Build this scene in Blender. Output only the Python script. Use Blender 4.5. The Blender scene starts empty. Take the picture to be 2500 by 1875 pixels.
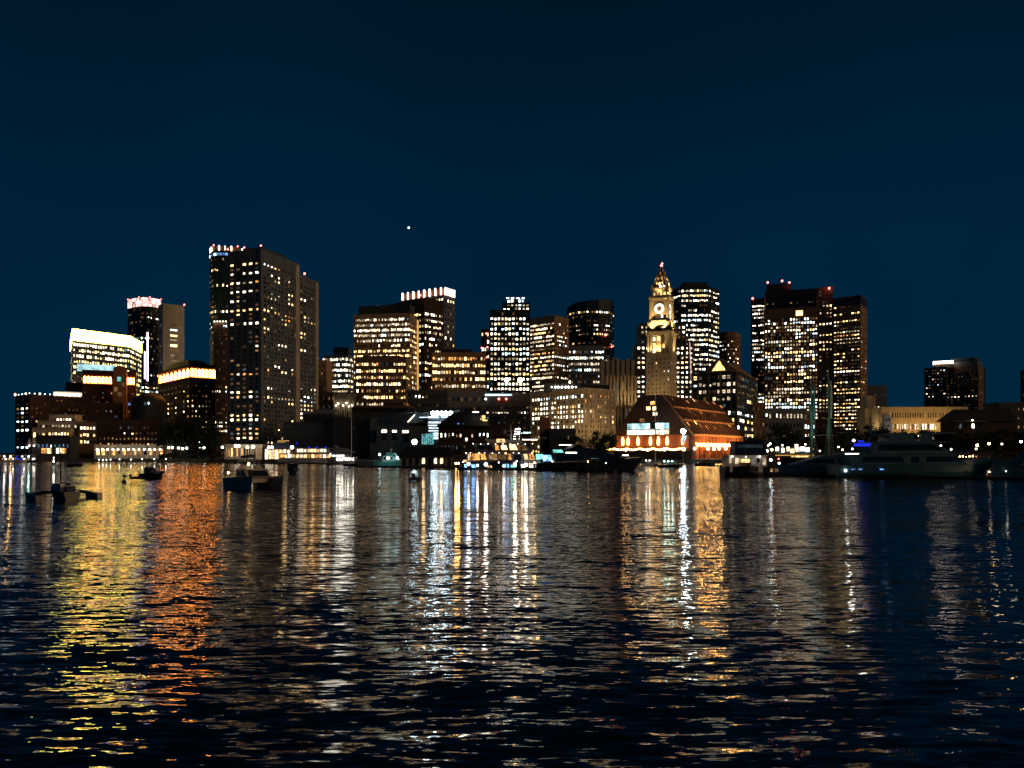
import bpy, math, random
from mathutils import Vector, Matrix
R = math.radians
rnd = random.Random(11)
S = bpy.context.scene
COL = S.collection

# ------------------------------------------------------------------ camera
F, CAM_H, HOR = 1806.0, 6.0, 1105.0        # focal length in photo pixels, eye height (m), horizon row
cam_d = bpy.data.cameras.new('camera')
cam_d.sensor_width = 36.0
cam_d.lens = 36.0 * F / 2500.0
cam_d.shift_y = (HOR - 937.5) / 2500.0
cam_d.clip_start, cam_d.clip_end = 0.5, 40000.0
cam = bpy.data.objects.new('camera', cam_d)
cam.location = (0, 0, CAM_H)
cam.rotation_euler = (R(90), 0, 0)
COL.objects.link(cam)
S.camera = cam

# ------------------------------------------------------------------ night sky
W = bpy.data.worlds.new('World')
S.world = W
W.use_nodes = True
wn, wl = W.node_tree.nodes, W.node_tree.links
wn.clear()
sky = wn.new('ShaderNodeTexSky')
sky.sky_type = 'NISHITA'
sky.sun_disc = False
sky.sun_elevation = R(-4.0)
sky.sun_rotation = R(115)
sky.altitude = 0
sky.air_density = 1.4
sky.ozone_density = 4.0
sky.dust_density = 0.3
tint = wn.new('ShaderNodeMix'); tint.data_type = 'RGBA'; tint.blend_type = 'MIX'
tint.inputs[0].default_value = 0.92
# deep night blue, brightest low over the city and falling off evenly towards the zenith
tcw = wn.new('ShaderNodeTexCoord'); sep = wn.new('ShaderNodeSeparateXYZ'); ramp = wn.new('ShaderNodeValToRGB')
wl.new(tcw.outputs['Generated'], sep.inputs[0]); wl.new(sep.outputs[2], ramp.inputs[0])
ramp.color_ramp.elements[0].position = 0.0; ramp.color_ramp.elements[0].color = (0.002, 0.215, 0.49, 1)
ramp.color_ramp.elements[1].position = 1.0; ramp.color_ramp.elements[1].color = (0.001, 0.03, 0.06, 1)
e_ = ramp.color_ramp.elements.new(0.26); e_.color = (0.002, 0.165, 0.44, 1)
e_ = ramp.color_ramp.elements.new(0.52); e_.color = (0.0015, 0.085, 0.20, 1)
nzw = wn.new('ShaderNodeTexNoise'); nzw.inputs['Scale'].default_value = 2.2; nzw.inputs['Detail'].default_value = 5   # faint night haze
wl.new(tcw.outputs['Generated'], nzw.inputs['Vector'])
hz_ = wn.new('ShaderNodeMapRange'); hz_.inputs[1].default_value = .3; hz_.inputs[2].default_value = .7; hz_.inputs[3].default_value = .86; hz_.inputs[4].default_value = 1.12
wl.new(nzw.outputs[0], hz_.inputs[0])
mul = wn.new('ShaderNodeVectorMath'); mul.operation = 'SCALE'
wl.new(ramp.outputs[0], mul.inputs[0]); wl.new(hz_.outputs[0], mul.inputs['Scale'])
wl.new(mul.outputs[0], tint.inputs[7])
bg = wn.new('ShaderNodeBackground'); bg.inputs[1].default_value = 0.10
wo = wn.new('ShaderNodeOutputWorld')
wl.new(sky.outputs[0], tint.inputs[6])
wl.new(tint.outputs[2], bg.inputs[0])
wl.new(bg.outputs[0], wo.inputs[0])

# warm fill lamp added for the facades, standing in for city street light
fill_sun_d = bpy.data.lights.new('fill_sun', 'SUN')
fill_sun_d.energy = 0.55
fill_sun_d.angle = R(20)
fill_sun_d.color = (1.0, 0.63, 0.34)
fill_sun = bpy.data.objects.new('fill_sun', fill_sun_d)
fill_sun.rotation_euler = Vector((-0.85, 0.47, -0.22)).to_track_quat('-Z', 'Y').to_euler()
fill_sun.location = (300, -200, 200)
COL.objects.link(fill_sun)

S.view_settings.view_transform = 'Standard'
S.view_settings.look = 'None'
S.view_settings.exposure = 0.0
S.view_settings.gamma = 1.0
S.view_settings.use_curve_mapping = False
S.cycles.max_bounces = 5
S.cycles.diffuse_bounces = 2
S.cycles.glossy_bounces = 3
S.cycles.transmission_bounces = 2
S.cycles.sample_clamp_indirect = 6.0
S.cycles.sample_clamp_direct = 0.0
S.cycles.use_light_tree = True
S.cycles.use_denoising = True
S.cycles.caustics_reflective = False
S.cycles.caustics_refractive = False

# ------------------------------------------------------------------ helpers
def X(px, Y): return (px - 1250.0) * Y / F
def Z(py, Y): return CAM_H + (HOR - py) * Y / F
def pp(px, Y): return (X(px, Y), Y)

def tag(o, label=None, cat=None, group=None, kind=None):
    if label: o['label'] = label
    if cat: o['category'] = cat
    if group: o['group'] = group
    if kind: o['kind'] = kind
    return o

def empty(name, label, cat, loc, rz=0.0, group=None):
    o = bpy.data.objects.new(name, None)
    o.location = loc
    o.rotation_euler = (0, 0, rz)
    o.empty_display_size = 0.5
    COL.objects.link(o)
    o['_rz'] = rz
    return tag(o, label, cat, group)

def to_local(root, p):
    l = root.location
    d = Vector(p) - l
    rz = root.rotation_euler[2]
    if rz:
        c, s = math.cos(-rz), math.sin(-rz)
        d = Vector((d.x * c - d.y * s, d.x * s + d.y * c, d.z))
    return d

class MB:
    """collects geometry; build() links it as one mesh object"""
    def __init__(self):
        self.v, self.f, self.m = [], [], []
    def add(self, vs, fs, mi=0):
        b = len(self.v)
        self.v.extend(vs)
        for f in fs:
            self.f.append(tuple(i + b for i in f)); self.m.append(mi)
    def quad(self, a, b, c, d, mi=0):
        self.add([a, b, c, d], [(0, 1, 2, 3)], mi)
    def box(self, x0, x1, y0, y1, z0, z1, mi=0):
        self.add([(x0,y0,z0),(x1,y0,z0),(x1,y1,z0),(x0,y1,z0),(x0,y0,z1),(x1,y0,z1),(x1,y1,z1),(x0,y1,z1)],
                 [(3,2,1,0),(4,5,6,7),(0,1,5,4),(1,2,6,5),(2,3,7,6),(3,0,4,7)], mi)
    def prism(self, pts, z0, z1, mi=0, cap=True, zt=None):
        n = len(pts)
        vs = [(p[0],p[1],z0) for p in pts] + [(p[0],p[1],(zt[i] if zt else z1)) for i,p in enumerate(pts)]
        fs = [(i,(i+1)%n,n+(i+1)%n,n+i) for i in range(n)]
        if cap: fs += [tuple(range(n,2*n)), tuple(range(n-1,-1,-1))]
        self.add(vs, fs, mi)
    def xprism(self, prof, y0, y1, mi=0):
        """profile in x,z extruded along y"""
        n = len(prof)
        vs = [(p[0],y0,p[1]) for p in prof] + [(p[0],y1,p[1]) for p in prof]
        fs = [(i,(i+1)%n,n+(i+1)%n,n+i) for i in range(n)] + [tuple(range(n-1,-1,-1)), tuple(range(n,2*n))]
        self.add(vs, fs, mi)
    def frustum(self, cx, cy, w0, w1, z0, z1, mi=0):
        a, b = w0/2, w1/2
        self.add([(cx-a,cy-a,z0),(cx+a,cy-a,z0),(cx+a,cy+a,z0),(cx-a,cy+a,z0),
                  (cx-b,cy-b,z1),(cx+b,cy-b,z1),(cx+b,cy+b,z1),(cx-b,cy+b,z1)],
                 [(3,2,1,0),(4,5,6,7),(0,1,5,4),(1,2,6,5),(2,3,7,6),(3,0,4,7)], mi)
    def tube(self, p0, p1, r0, r1=None, n=6, mi=0):
        r1 = r0 if r1 is None else r1
        p0, p1 = Vector(p0), Vector(p1)
        d = (p1 - p0)
        if d.length < 1e-6: return
        d.normalize()
        u = d.orthogonal().normalized(); w = d.cross(u)
        vs = []
        for p, r in ((p0, r0), (p1, r1)):
            for k in range(n):
                a = 2*math.pi*k/n
                vs.append(tuple(p + (u*math.cos(a) + w*math.sin(a))*r))
        fs = [(k,(k+1)%n,n+(k+1)%n,n+k) for k in range(n)] + [tuple(range(n-1,-1,-1)), tuple(range(n,2*n))]
        self.add(vs, fs, mi)
    def lathe(self, c, prof, n=12, mi=0):
        vs, fs = [], []
        for (r, z) in prof:
            for k in range(n):
                a = 2*math.pi*k/n
                vs.append((c[0]+r*math.cos(a), c[1]+r*math.sin(a), c[2]+z))
        for j in range(len(prof)-1):
            for k in range(n):
                fs.append((j*n+k, j*n+(k+1)%n, (j+1)*n+(k+1)%n, (j+1)*n+k))
        fs.append(tuple(range(n-1,-1,-1))); fs.append(tuple((len(prof)-1)*n+k for k in range(n)))
        self.add(vs, fs, mi)
    def ball(self, c, r, n=10, m=6, mi=0, sz=1.0):
        prof = [(max(0.02*r, r*math.sin(math.pi*j/m)), -r*sz*math.cos(math.pi*j/m)) for j in range(m+1)]
        self.lathe(c, prof, n, mi)
    def build(self, name, mats, parent=None, smooth=False, local=False):
        me = bpy.data.meshes.new(name)
        v = self.v
        if parent is not None and not local:
            v = [tuple(to_local(parent, p)) for p in v]
        me.from_pydata(v, [], self.f)
        if not isinstance(mats, (list, tuple)): mats = [mats]
        for m in mats: me.materials.append(M[m] if isinstance(m, str) else m)
        if len(mats) > 1: me.polygons.foreach_set('material_index', self.m)
        if smooth: me.polygons.foreach_set('use_smooth', [True]*len(me.polygons))
        me.update()
        o = bpy.data.objects.new(name, me)
        COL.objects.link(o)
        if parent is not None: o.parent = parent
        return o

# ------------------------------------------------------------------ materials
M = {}
def new_mat(name):
    m = bpy.data.materials.new(name); m.use_nodes = True
    M[name] = m
    nt = m.node_tree; nt.nodes.clear()
    out = nt.nodes.new('ShaderNodeOutputMaterial')
    return m, nt.nodes, nt.links, out

def surf(name, col, rough=0.8, var=0.25, scale=0.25, metal=0.0, spec=0.4, streak=True):
    """painted / stone / metal surface with blotchy weathering"""
    m, n, l, out = new_mat(name)
    p = n.new('ShaderNodeBsdfPrincipled')
    p.inputs['Roughness'].default_value = rough
    p.inputs['Metallic'].default_value = metal
    p.inputs['Specular IOR Level'].default_value = spec
    tc = n.new('ShaderNodeTexCoord')
    mp = n.new('ShaderNodeMapping'); mp.inputs['Scale'].default_value = (1, 1, 0.25 if streak else 1)
    nz = n.new('ShaderNodeTexNoise'); nz.inputs['Scale'].default_value = scale; nz.inputs['Detail'].default_value = 6
    nz.inputs['Roughness'].default_value = 0.65
    cr = n.new('ShaderNodeValToRGB')
    cr.color_ramp.elements[0].position = 0.3; cr.color_ramp.elements[1].position = 0.7
    cr.color_ramp.elements[0].color = (*[c*(1-var) for c in col], 1)
    cr.color_ramp.elements[1].color = (*[min(1, c*(1+var)) for c in col], 1)
    l.new(tc.outputs['Object'], mp.inputs[0]); l.new(mp.outputs[0], nz.inputs['Vector'])
    l.new(nz.outputs[0], cr.inputs[0]); l.new(cr.outputs[0], p.inputs['Base Color'])
    l.new(p.outputs[0], out.inputs[0])
    return m

def glass(name, col, rough=0.1):
    m, n, l, out = new_mat(name)
    p = n.new('ShaderNodeBsdfPrincipled')
    oi = n.new('ShaderNodeObjectInfo')
    mx = n.new('ShaderNodeMix'); mx.data_type = 'RGBA'
    mx.inputs[6].default_value = (*[c*0.5 for c in col], 1); mx.inputs[7].default_value = (*[c*1.6 for c in col], 1)
    l.new(oi.outputs['Random'], mx.inputs[0]); l.new(mx.outputs[2], p.inputs['Base Color'])
    p.inputs['Roughness'].default_value = rough
    p.inputs['IOR'].default_value = 1.5
    l.new(p.outputs[0], out.inputs[0])
    return m

def lit(name, col, strength, scale=0.9, lo=0.12, sampling='AUTO', rl=0.22, rh=1.7):
    """a lit room behind glass: uneven brightness inside each pane, each room its own level"""
    m, n, l, out = new_mat(name)
    e = n.new('ShaderNodeEmission')
    tc = n.new('ShaderNodeTexCoord'); oi = n.new('ShaderNodeObjectInfo')
    nz = n.new('ShaderNodeTexNoise'); nz.noise_dimensions = '4D'; nz.inputs['Scale'].default_value = scale
    nz.inputs['Detail'].default_value = 3
    w = n.new('ShaderNodeMath'); w.operation = 'MULTIPLY'; w.inputs[1].default_value = 91.0
    l.new(oi.outputs['Random'], w.inputs[0]); l.new(w.outputs[0], nz.inputs['W'])
    l.new(tc.outputs['Object'], nz.inputs['Vector'])
    mr = n.new('ShaderNodeMapRange'); mr.inputs[1].default_value = 0.34; mr.inputs[2].default_value = 0.62
    mr.inputs[3].default_value = lo; mr.inputs[4].default_value = 1.25
    l.new(nz.outputs[0], mr.inputs[0])
    mr2 = n.new('ShaderNodeMapRange'); mr2.inputs[3].default_value = rl; mr2.inputs[4].default_value = rh
    l.new(oi.outputs['Random'], mr2.inputs[0])
    m1 = n.new('ShaderNodeMath'); m1.operation = 'MULTIPLY'
    m2 = n.new('ShaderNodeMath'); m2.operation = 'MULTIPLY'; m2.inputs[1].default_value = strength
    l.new(mr.outputs[0], m1.inputs[0]); l.new(mr2.outputs[0], m1.inputs[1]); l.new(m1.outputs[0], m2.inputs[0])
    l.new(m2.outputs[0], e.inputs[1])
    e.inputs[0].default_value = (*col, 1)
    l.new(e.outputs[0], out.inputs[0])
    m.cycles.emission_sampling = sampling
    return m

def lamp(name, col, strength, sampling='AUTO'):
    m, n, l, out = new_mat(name)
    e = n.new('ShaderNodeEmission'); e.inputs[0].default_value = (*col, 1); e.inputs[1].default_value = strength
    l.new(e.outputs[0], out.inputs[0])
    m.cycles.emission_sampling = sampling
    return m

surf('concrete_gray', (0.10, 0.113, 0.122), 0.85, var=0.35)
surf('concrete_dark', (0.045, 0.05, 0.052), 0.8)
surf('concrete_tan', (0.36, 0.30, 0.22), 0.85)
surf('brown_stone', (0.26, 0.16, 0.085), 0.85)
surf('brown_granite', (0.15, 0.085, 0.045), 0.6)
surf('dark_brick', (0.04, 0.021, 0.014), 0.85)
surf('red_brick', (0.22, 0.07, 0.035), 0.85)
surf('limestone', (0.42, 0.34, 0.22), 0.8)
surf('pale_stone', (0.48, 0.41, 0.30), 0.8)
surf('black_metal', (0.012, 0.014, 0.016), 0.45, spec=0.5)
surf('dark_roof', (0.02, 0.023, 0.026), 0.75)
surf('copper_roof', (0.34, 0.14, 0.05), 0.65, var=0.4, scale=0.5)
surf('dark_glass_wall', (0.012, 0.022, 0.028), 0.5, spec=0.3)
surf('blue_gray_wall', (0.09, 0.09, 0.115), 0.6)
surf('steel_gray', (0.14, 0.15, 0.16), 0.5)
surf('white_paint', (0.72, 0.72, 0.70), 0.4, var=0.08)
surf('cream_paint', (0.6, 0.52, 0.38), 0.6, var=0.12)
surf('gel_white', (0.55, 0.57, 0.58), 0.25, var=0.06, spec=0.5)
surf('navy_hull', (0.012, 0.018, 0.035), 0.18, var=0.1, spec=0.6)
surf('black_hull', (0.008, 0.009, 0.011), 0.3, var=0.2)
surf('teal_paint', (0.12, 0.34, 0.33), 0.4, var=0.12)
surf('teak', (0.22, 0.12, 0.06), 0.7, var=0.3, scale=1.5)
surf('dock_wood', (0.05, 0.04, 0.032), 0.85, var=0.4, scale=1.2)
surf('quay_stone', (0.07, 0.065, 0.06), 0.9, var=0.4, scale=0.4)
surf('asphalt', (0.04, 0.04, 0.042), 0.9)
surf('canvas_blue', (0.05, 0.08, 0.16), 0.8, var=0.15)
surf('canvas_gray', (0.16, 0.17, 0.19), 0.8, var=0.15)
surf('red_paint', (0.45, 0.03, 0.03), 0.5, var=0.15)
surf('blue_paint', (0.03, 0.06, 0.35), 0.4, var=0.15)
surf('bark', (0.05, 0.035, 0.025), 0.9)
surf('leaves_dark', (0.022, 0.034, 0.016), 0.7, var=0.5, scale=0.6, streak=False)
surf('leaves_green', (0.035, 0.06, 0.022), 0.7, var=0.5, scale=0.6, streak=False)
surf('cat_gray', (0.55, 0.47, 0.39), 0.4, var=0.08, spec=0.5)
surf('gel_gray', (0.030, 0.105, 0.145), 0.35, var=0.08, spec=0.5)
surf('rubber', (0.02, 0.02, 0.022), 0.6)
glass('glass', (0.012, 0.018, 0.022), 0.12)
glass('glass_teal', (0.010, 0.028, 0.034), 0.10)
lit('w', (1.0, 0.84, 0.58), 6.5)
lit('wm', (1.0, 0.78, 0.50), 1.0)
lit('ww', (1.0, 0.60, 0.20), 5.5)
lit('c', (0.68, 0.92, 1.0), 6.0)
lit('o', (1.0, 0.42, 0.11), 1.7)
lit('d', (1.0, 0.52, 0.20), 0.30)
lit('dd', (1.0, 0.50, 0.19), 0.10)
lit('dc', (0.5, 0.78, 0.9), 0.12)
lit('dt', (0.25, 0.8, 0.85), 0.5)
lit('b', (0.22, 0.42, 1.0), 0.9)
lit('r', (1.0, 0.12, 0.07), 1.2)
lit('hotel', (1.0, 0.80, 0.30), 4.0, lo=0.12)
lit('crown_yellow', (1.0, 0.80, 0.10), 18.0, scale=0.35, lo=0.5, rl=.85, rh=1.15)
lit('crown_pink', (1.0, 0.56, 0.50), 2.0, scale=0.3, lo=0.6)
lit('crown_white', (1.0, 0.80, 0.66), 6.0, scale=0.3, lo=0.6)
lit('frieze', (1.0, 0.30, 0.04), 40.0, scale=0.5, lo=0.45, rl=.8, rh=1.2)
lit('cyan_glow', (0.55, 0.92, 1.0), 2.2, scale=0.2, lo=0.5)
lit('arena', (0.62, 0.86, 1.0), 110.0, scale=0.3, lo=0.6)
lit('stair', (0.72, 0.9, 1.0), 3.5, scale=0.3, lo=0.5)
lit('gold_glow', (1.0, 0.62, 0.20), 2.2)
lit('shop', (1.0, 0.62, 0.26), 3.0, scale=0.9, lo=0.15)
lit('shop_white', (1.0, 0.88, 0.66), 3.5, scale=0.9, lo=0.2)
lit('yacht_warm', (1.0, 0.60, 0.28), 2.2, scale=0.8, lo=0.12)
lit('yacht_blue', (0.20, 0.48, 1.0), 2.6, scale=0.8, lo=0.15)
lit('yacht_teal', (0.25, 0.85, 0.75), 1.6, scale=0.8, lo=0.15)
lamp('red_beacon', (1.0, 0.10, 0.08), 14.0)
lamp('globe', (1.0, 0.90, 0.72), 16.0)
lamp('globe_cool', (0.62, 0.88, 1.0), 40.0)
lamp('mast_lamp', (0.60, 0.86, 1.0), 190.0)
lamp('arcade_glow', (1.0, 0.50, 0.10), 110.0)
lamp('wall_glow', (1.0, 0.52, 0.13), 18.0)
lamp('globe_warm', (1.0, 0.52, 0.14), 50.0)
lamp('globe_small', (1.0, 0.92, 0.80), 9.0)
lamp('globe_green', (0.55, 1.0, 0.85), 12.0)
lamp('flood_lens', (1.0, 0.75, 0.36), 6.0)
lamp('fin_lavender', (0.74, 0.60, 1.0), 5.0)
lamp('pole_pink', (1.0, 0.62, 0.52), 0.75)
lamp('strip_red', (1.0, 0.20, 0.04), 2.2)
lamp('strip_orange', (1.0, 0.34, 0.07), 5.0)
lamp('strip_white', (1.0, 0.90, 0.74), 6.0)
lamp('strip_gold', (1.0, 0.55, 0.13), 0.8)
lamp('clock_white', (1.0, 0.93, 0.78), 2.2)
lamp('star', (0.92, 0.96, 1.0), 3.0)
lamp('blue_led', (0.02, 0.04, 1.0), 0.9)

# water: dark, mirror-like, with elongated wavelets (slopes mostly along the view from the quay)
m, n, l, out = new_mat('water')
p = n.new('ShaderNodeBsdfPrincipled')
p.inputs['Base Color'].default_value = (0.0012, 0.0035, 0.0045, 1)
p.inputs['Roughness'].default_value = 0.03
p.inputs['IOR'].default_value = 1.5
geo = n.new('ShaderNodeNewGeometry')
def wave(sx, sy, rot, ax, ay, detail=1.5, dist=0.25):
    mp = n.new('ShaderNodeMapping'); mp.inputs['Scale'].default_value = (sx, sy, 1); mp.inputs['Rotation'].default_value = (0, 0, R(rot))
    mp.inputs['Location'].default_value = (rot*3.7, rot*1.3+sx*9, 0)
    l.new(geo.outputs['Position'], mp.inputs[0])
    nz = n.new('ShaderNodeTexNoise'); nz.noise_dimensions = '2D'; nz.inputs['Scale'].default_value = 1.0
    nz.inputs['Detail'].default_value = detail; nz.inputs['Distortion'].default_value = dist
    l.new(mp.outputs[0], nz.inputs['Vector'])
    sb = n.new('ShaderNodeVectorMath'); sb.operation = 'SUBTRACT'; sb.inputs[1].default_value = (0.5, 0.5, 0.5)
    l.new(nz.outputs['Color'], sb.inputs[0])
    ml = n.new('ShaderNodeVectorMath'); ml.operation = 'MULTIPLY'; ml.inputs[1].default_value = (ax, ay, 0)
    l.new(sb.outputs[0], ml.inputs[0])
    return ml.outputs[0]
WAVES = [(0.012, 0.045, 5, 0.05, 0.16), (0.045, 0.20, -6, 0.05, 0.17), (0.24, 1.3, -7, 0.10, 0.42), (0.75, 3.6, 5, 0.14, 0.60), (2.2, 9.0, -4, 0.12, 0.40)]
acc = None
for w_ in WAVES:
    o_ = wave(*w_)
    if acc is None: acc = o_
    else:
        ad = n.new('ShaderNodeVectorMath'); ad.operation = 'ADD'
        l.new(acc, ad.inputs[0]); l.new(o_, ad.inputs[1]); acc = ad.outputs[0]
# wind patches: the ripples are calmer in some places
mpw = n.new('ShaderNodeMapping'); mpw.inputs['Scale'].default_value = (0.018, 0.05, 1); l.new(geo.outputs['Position'], mpw.inputs[0])
nzp = n.new('ShaderNodeTexNoise'); nzp.noise_dimensions = '2D'; nzp.inputs['Scale'].default_value = 1.0; nzp.inputs['Detail'].default_value = 3; l.new(mpw.outputs[0], nzp.inputs['Vector'])
mrp = n.new('ShaderNodeMapRange'); mrp.inputs[1].default_value = .33; mrp.inputs[2].default_value = .67; mrp.inputs[3].default_value = .7; mrp.inputs[4].default_value = 1.3; l.new(nzp.outputs[0], mrp.inputs[0])
scw = n.new('ShaderNodeVectorMath'); scw.operation = 'SCALE'; l.new(acc, scw.inputs[0]); l.new(mrp.outputs[0], scw.inputs['Scale']); acc = scw.outputs[0]
up = n.new('ShaderNodeVectorMath'); up.operation = 'ADD'; up.inputs[1].default_value = (0, -0.006, 1)   # mean facing slope of the wavelets one sees at a low angle
l.new(acc, up.inputs[0])
nm = n.new('ShaderNodeVectorMath'); nm.operation = 'NORMALIZE'
l.new(up.outputs[0], nm.inputs[0]); l.new(nm.outputs[0], p.inputs['Normal'])
l.new(p.outputs[0], out.inputs[0])

# ------------------------------------------------------------------ setting
mb = MB(); mb.quad((-9000,-300,0),(9000,-300,0),(9000,14000,0),(-9000,14000,0))
tag(mb.build('water', 'water'), kind='structure')
# land: one sheet behind the quay line, reaching the horizon
SHORE = [pp(-1500,470), pp(505,470), pp(506,428), pp(870,428), pp(875,330), pp(1125,330), pp(1128,400), pp(1440,400),
         pp(1445,405), pp(1820,405), pp(1825,300), pp(4200,300)]
GZ = 2.0
mb = MB()
far = [(9000, SHORE[-1][1]), (9000, 14000), (-9000, 14000), (-9000, SHORE[0][1])]
poly = SHORE + far
mb.add([(a,b,GZ) for a,b in poly], [tuple(range(len(poly)))])
ground = tag(mb.build('ground', 'asphalt'), kind='structure')
mb = MB()
for (a, b) in zip(SHORE[:-1], SHORE[1:]):
    mb.quad((a[0],a[1],-1.5),(b[0],b[1],-1.5),(b[0],b[1],GZ-0.004),(a[0],a[1],GZ-0.004))
    # granite coping
    d = Vector((b[0]-a[0], b[1]-a[1], 0)).normalized(); q = Vector((d.y, -d.x, 0))
    a3, b3 = Vector((a[0],a[1],0)), Vector((b[0],b[1],0))
    p0, p1, p2, p3 = a3+q*0.15, b3+q*0.15, b3-q*0.6, a3-q*0.6
    vs = [(*v.xy, GZ-0.3) for v in (p0,p1,p2,p3)] + [(*v.xy, GZ+0.15) for v in (p0,p1,p2,p3)]
    mb.add(vs, [(4,5,6,7),(0,1,5,4),(2,3,7,6)])
tag(mb.build('quay_wall', 'quay_stone'), 'dark stone quay wall edging the harbour below the city', 'quay wall')

# ------------------------------------------------------------------ footprints
def corner(pl, pc, pr, Y, th):
    """L, C, R, B: building seen on its corner pc; right wall runs at angle th"""
    t = R(th)
    C = Vector((X(pc, Y), Y))
    rd = Vector((math.cos(t), math.sin(t))); ld = Vector((-math.sin(t), math.cos(t)))
    def hit(px, d):
        k = (px - 1250.0) / F
        return (k*C.y - C.x) / (d.x - k*d.y)
    L_ = C + ld*hit(pl, ld); R_ = C + rd*hit(pr, rd)
    return [tuple(L_), tuple(C), tuple(R_), tuple(L_ + R_ - C)]

def front(pl, pr, Y, dep, th=0.0):
    """edge 0 = front, 1 = right side, 3 = left side"""
    t = R(th)
    A = Vector((X(pl, Y), Y)); d = Vector((math.cos(t), math.sin(t))); b = Vector((-math.sin(t), math.cos(t)))*dep
    k = (pr - 1250.0) / F
    B = A + d*((k*A.y - A.x) / (d.x - k*d.y))
    return [tuple(A), tuple(B), tuple(B + b), tuple(A + b)]

def inset(foot, s):
    c = Vector((sum(p[0] for p in foot)/len(foot), sum(p[1] for p in foot)/len(foot)))
    return [tuple(c + (Vector(p)-c)*s) for p in foot]

PAL = {
 'office': (('w',4),('ww',2.5),('c',1.2),('wm',3.5),('d',1.2)),
 'white': (('w',5),('c',2.2),('ww',1),('wm',3.2)),
 'cool': (('c',4),('w',3),('dt',1.2),('wm',1.5)),
 'warm': (('ww',4),('w',2.5),('o',1.6),('d',1.2),('wm',3)),
 'amber': (('ww',3),('o',4),('d',2),('w',1)),
 'home': (('ww',4),('w',3.5),('o',2),('d',1.6),('c',0.5),('wm',3)),
 'dim': (('d',4),('dc',3),('ww',1)),
 'hotel': (('hotel',8),('w',2),('dt',0.4)),
 'frieze': (('frieze',1),),
 'gold': (('gold_glow',3),('ww',3),('w',1)),
 'blue': (('b',2),('dt',3),('c',1)),
 'shop': (('shop',3),('shop_white',2)),
}
def pick(pal):
    pal = PAL[pal]; t = rnd.random()*sum(w for _, w in pal)
    for k, w in pal:
        t -= w
        if t <= 0: return k
    return pal[-1][0]

PANES = {}
def pane_mesh(w, h, key, arch=False):
    k = (round(w, 2), round(h, 2), key, arch)
    if k not in PANES:
        me = bpy.data.meshes.new('window')
        a, b, t = w/2, h/2, 0.06
        if arch:
            n = 6; prof = [(-a,-b),(a,-b)] + [(a*math.cos(math.pi*i/n), b-a+a*math.sin(math.pi*i/n)) for i in range(n+1)]
            N_ = len(prof)
            vs = [(x,-t,z) for x,z in prof] + [(x,t,z) for x,z in prof]
            me.from_pydata(vs, [], [tuple(range(N_))] + [(i,i+N_,(i+1)%N_+N_,(i+1)%N_) for i in range(N_)])
        else:
            me.from_pydata([(-a,-t,-b),(a,-t,-b),(a,-t,b),(-a,-t,b),(-a,t,-b),(a,t,-b),(a,t,b),(-a,t,b)], [],
                           [(0,1,2,3),(1,5,6,2),(4,0,3,7),(3,2,6,7),(4,5,1,0)])
        me.materials.append(M[key]); PANES[k] = me
    return PANES[k]

CAP = 300
def place_windows(root, wins, cap=CAP, name='window'):
    """wins: (pos, angle, w, h, key, lit, arch). lit ones first as single parts; past the cap one joined part"""
    wins = sorted(wins, key=lambda q: (not q[5], -q[2]*q[3]))
    for pos, ang, w, h, key, _, arch in wins[:cap]:
        o = bpy.data.objects.new(name, pane_mesh(w, h, key, arch))
        o.parent = root
        o.location = to_local(root, pos)
        o.rotation_euler = (0, 0, ang - root.rotation_euler[2])
        COL.objects.link(o)
    rest = wins[cap:]
    if rest:
        keys = sorted({q[4] for q in rest}); mb = MB()
        for pos, ang, w, h, key, _, arch in rest:
            c, s = math.cos(ang)*w/2, math.sin(ang)*w/2
            x, y, z = pos; b = h/2
            nx, ny = math.sin(ang)*0.06, -math.cos(ang)*0.06
            mb.quad((x-c+nx,y-s+ny,z-b),(x+c+nx,y+s+ny,z-b),(x+c+nx,y+s+ny,z+b),(x-c+nx,y-s+ny,z+b), keys.index(key))
        tag(mb.build('window_panes', keys, root), kind='stuff')

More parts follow.
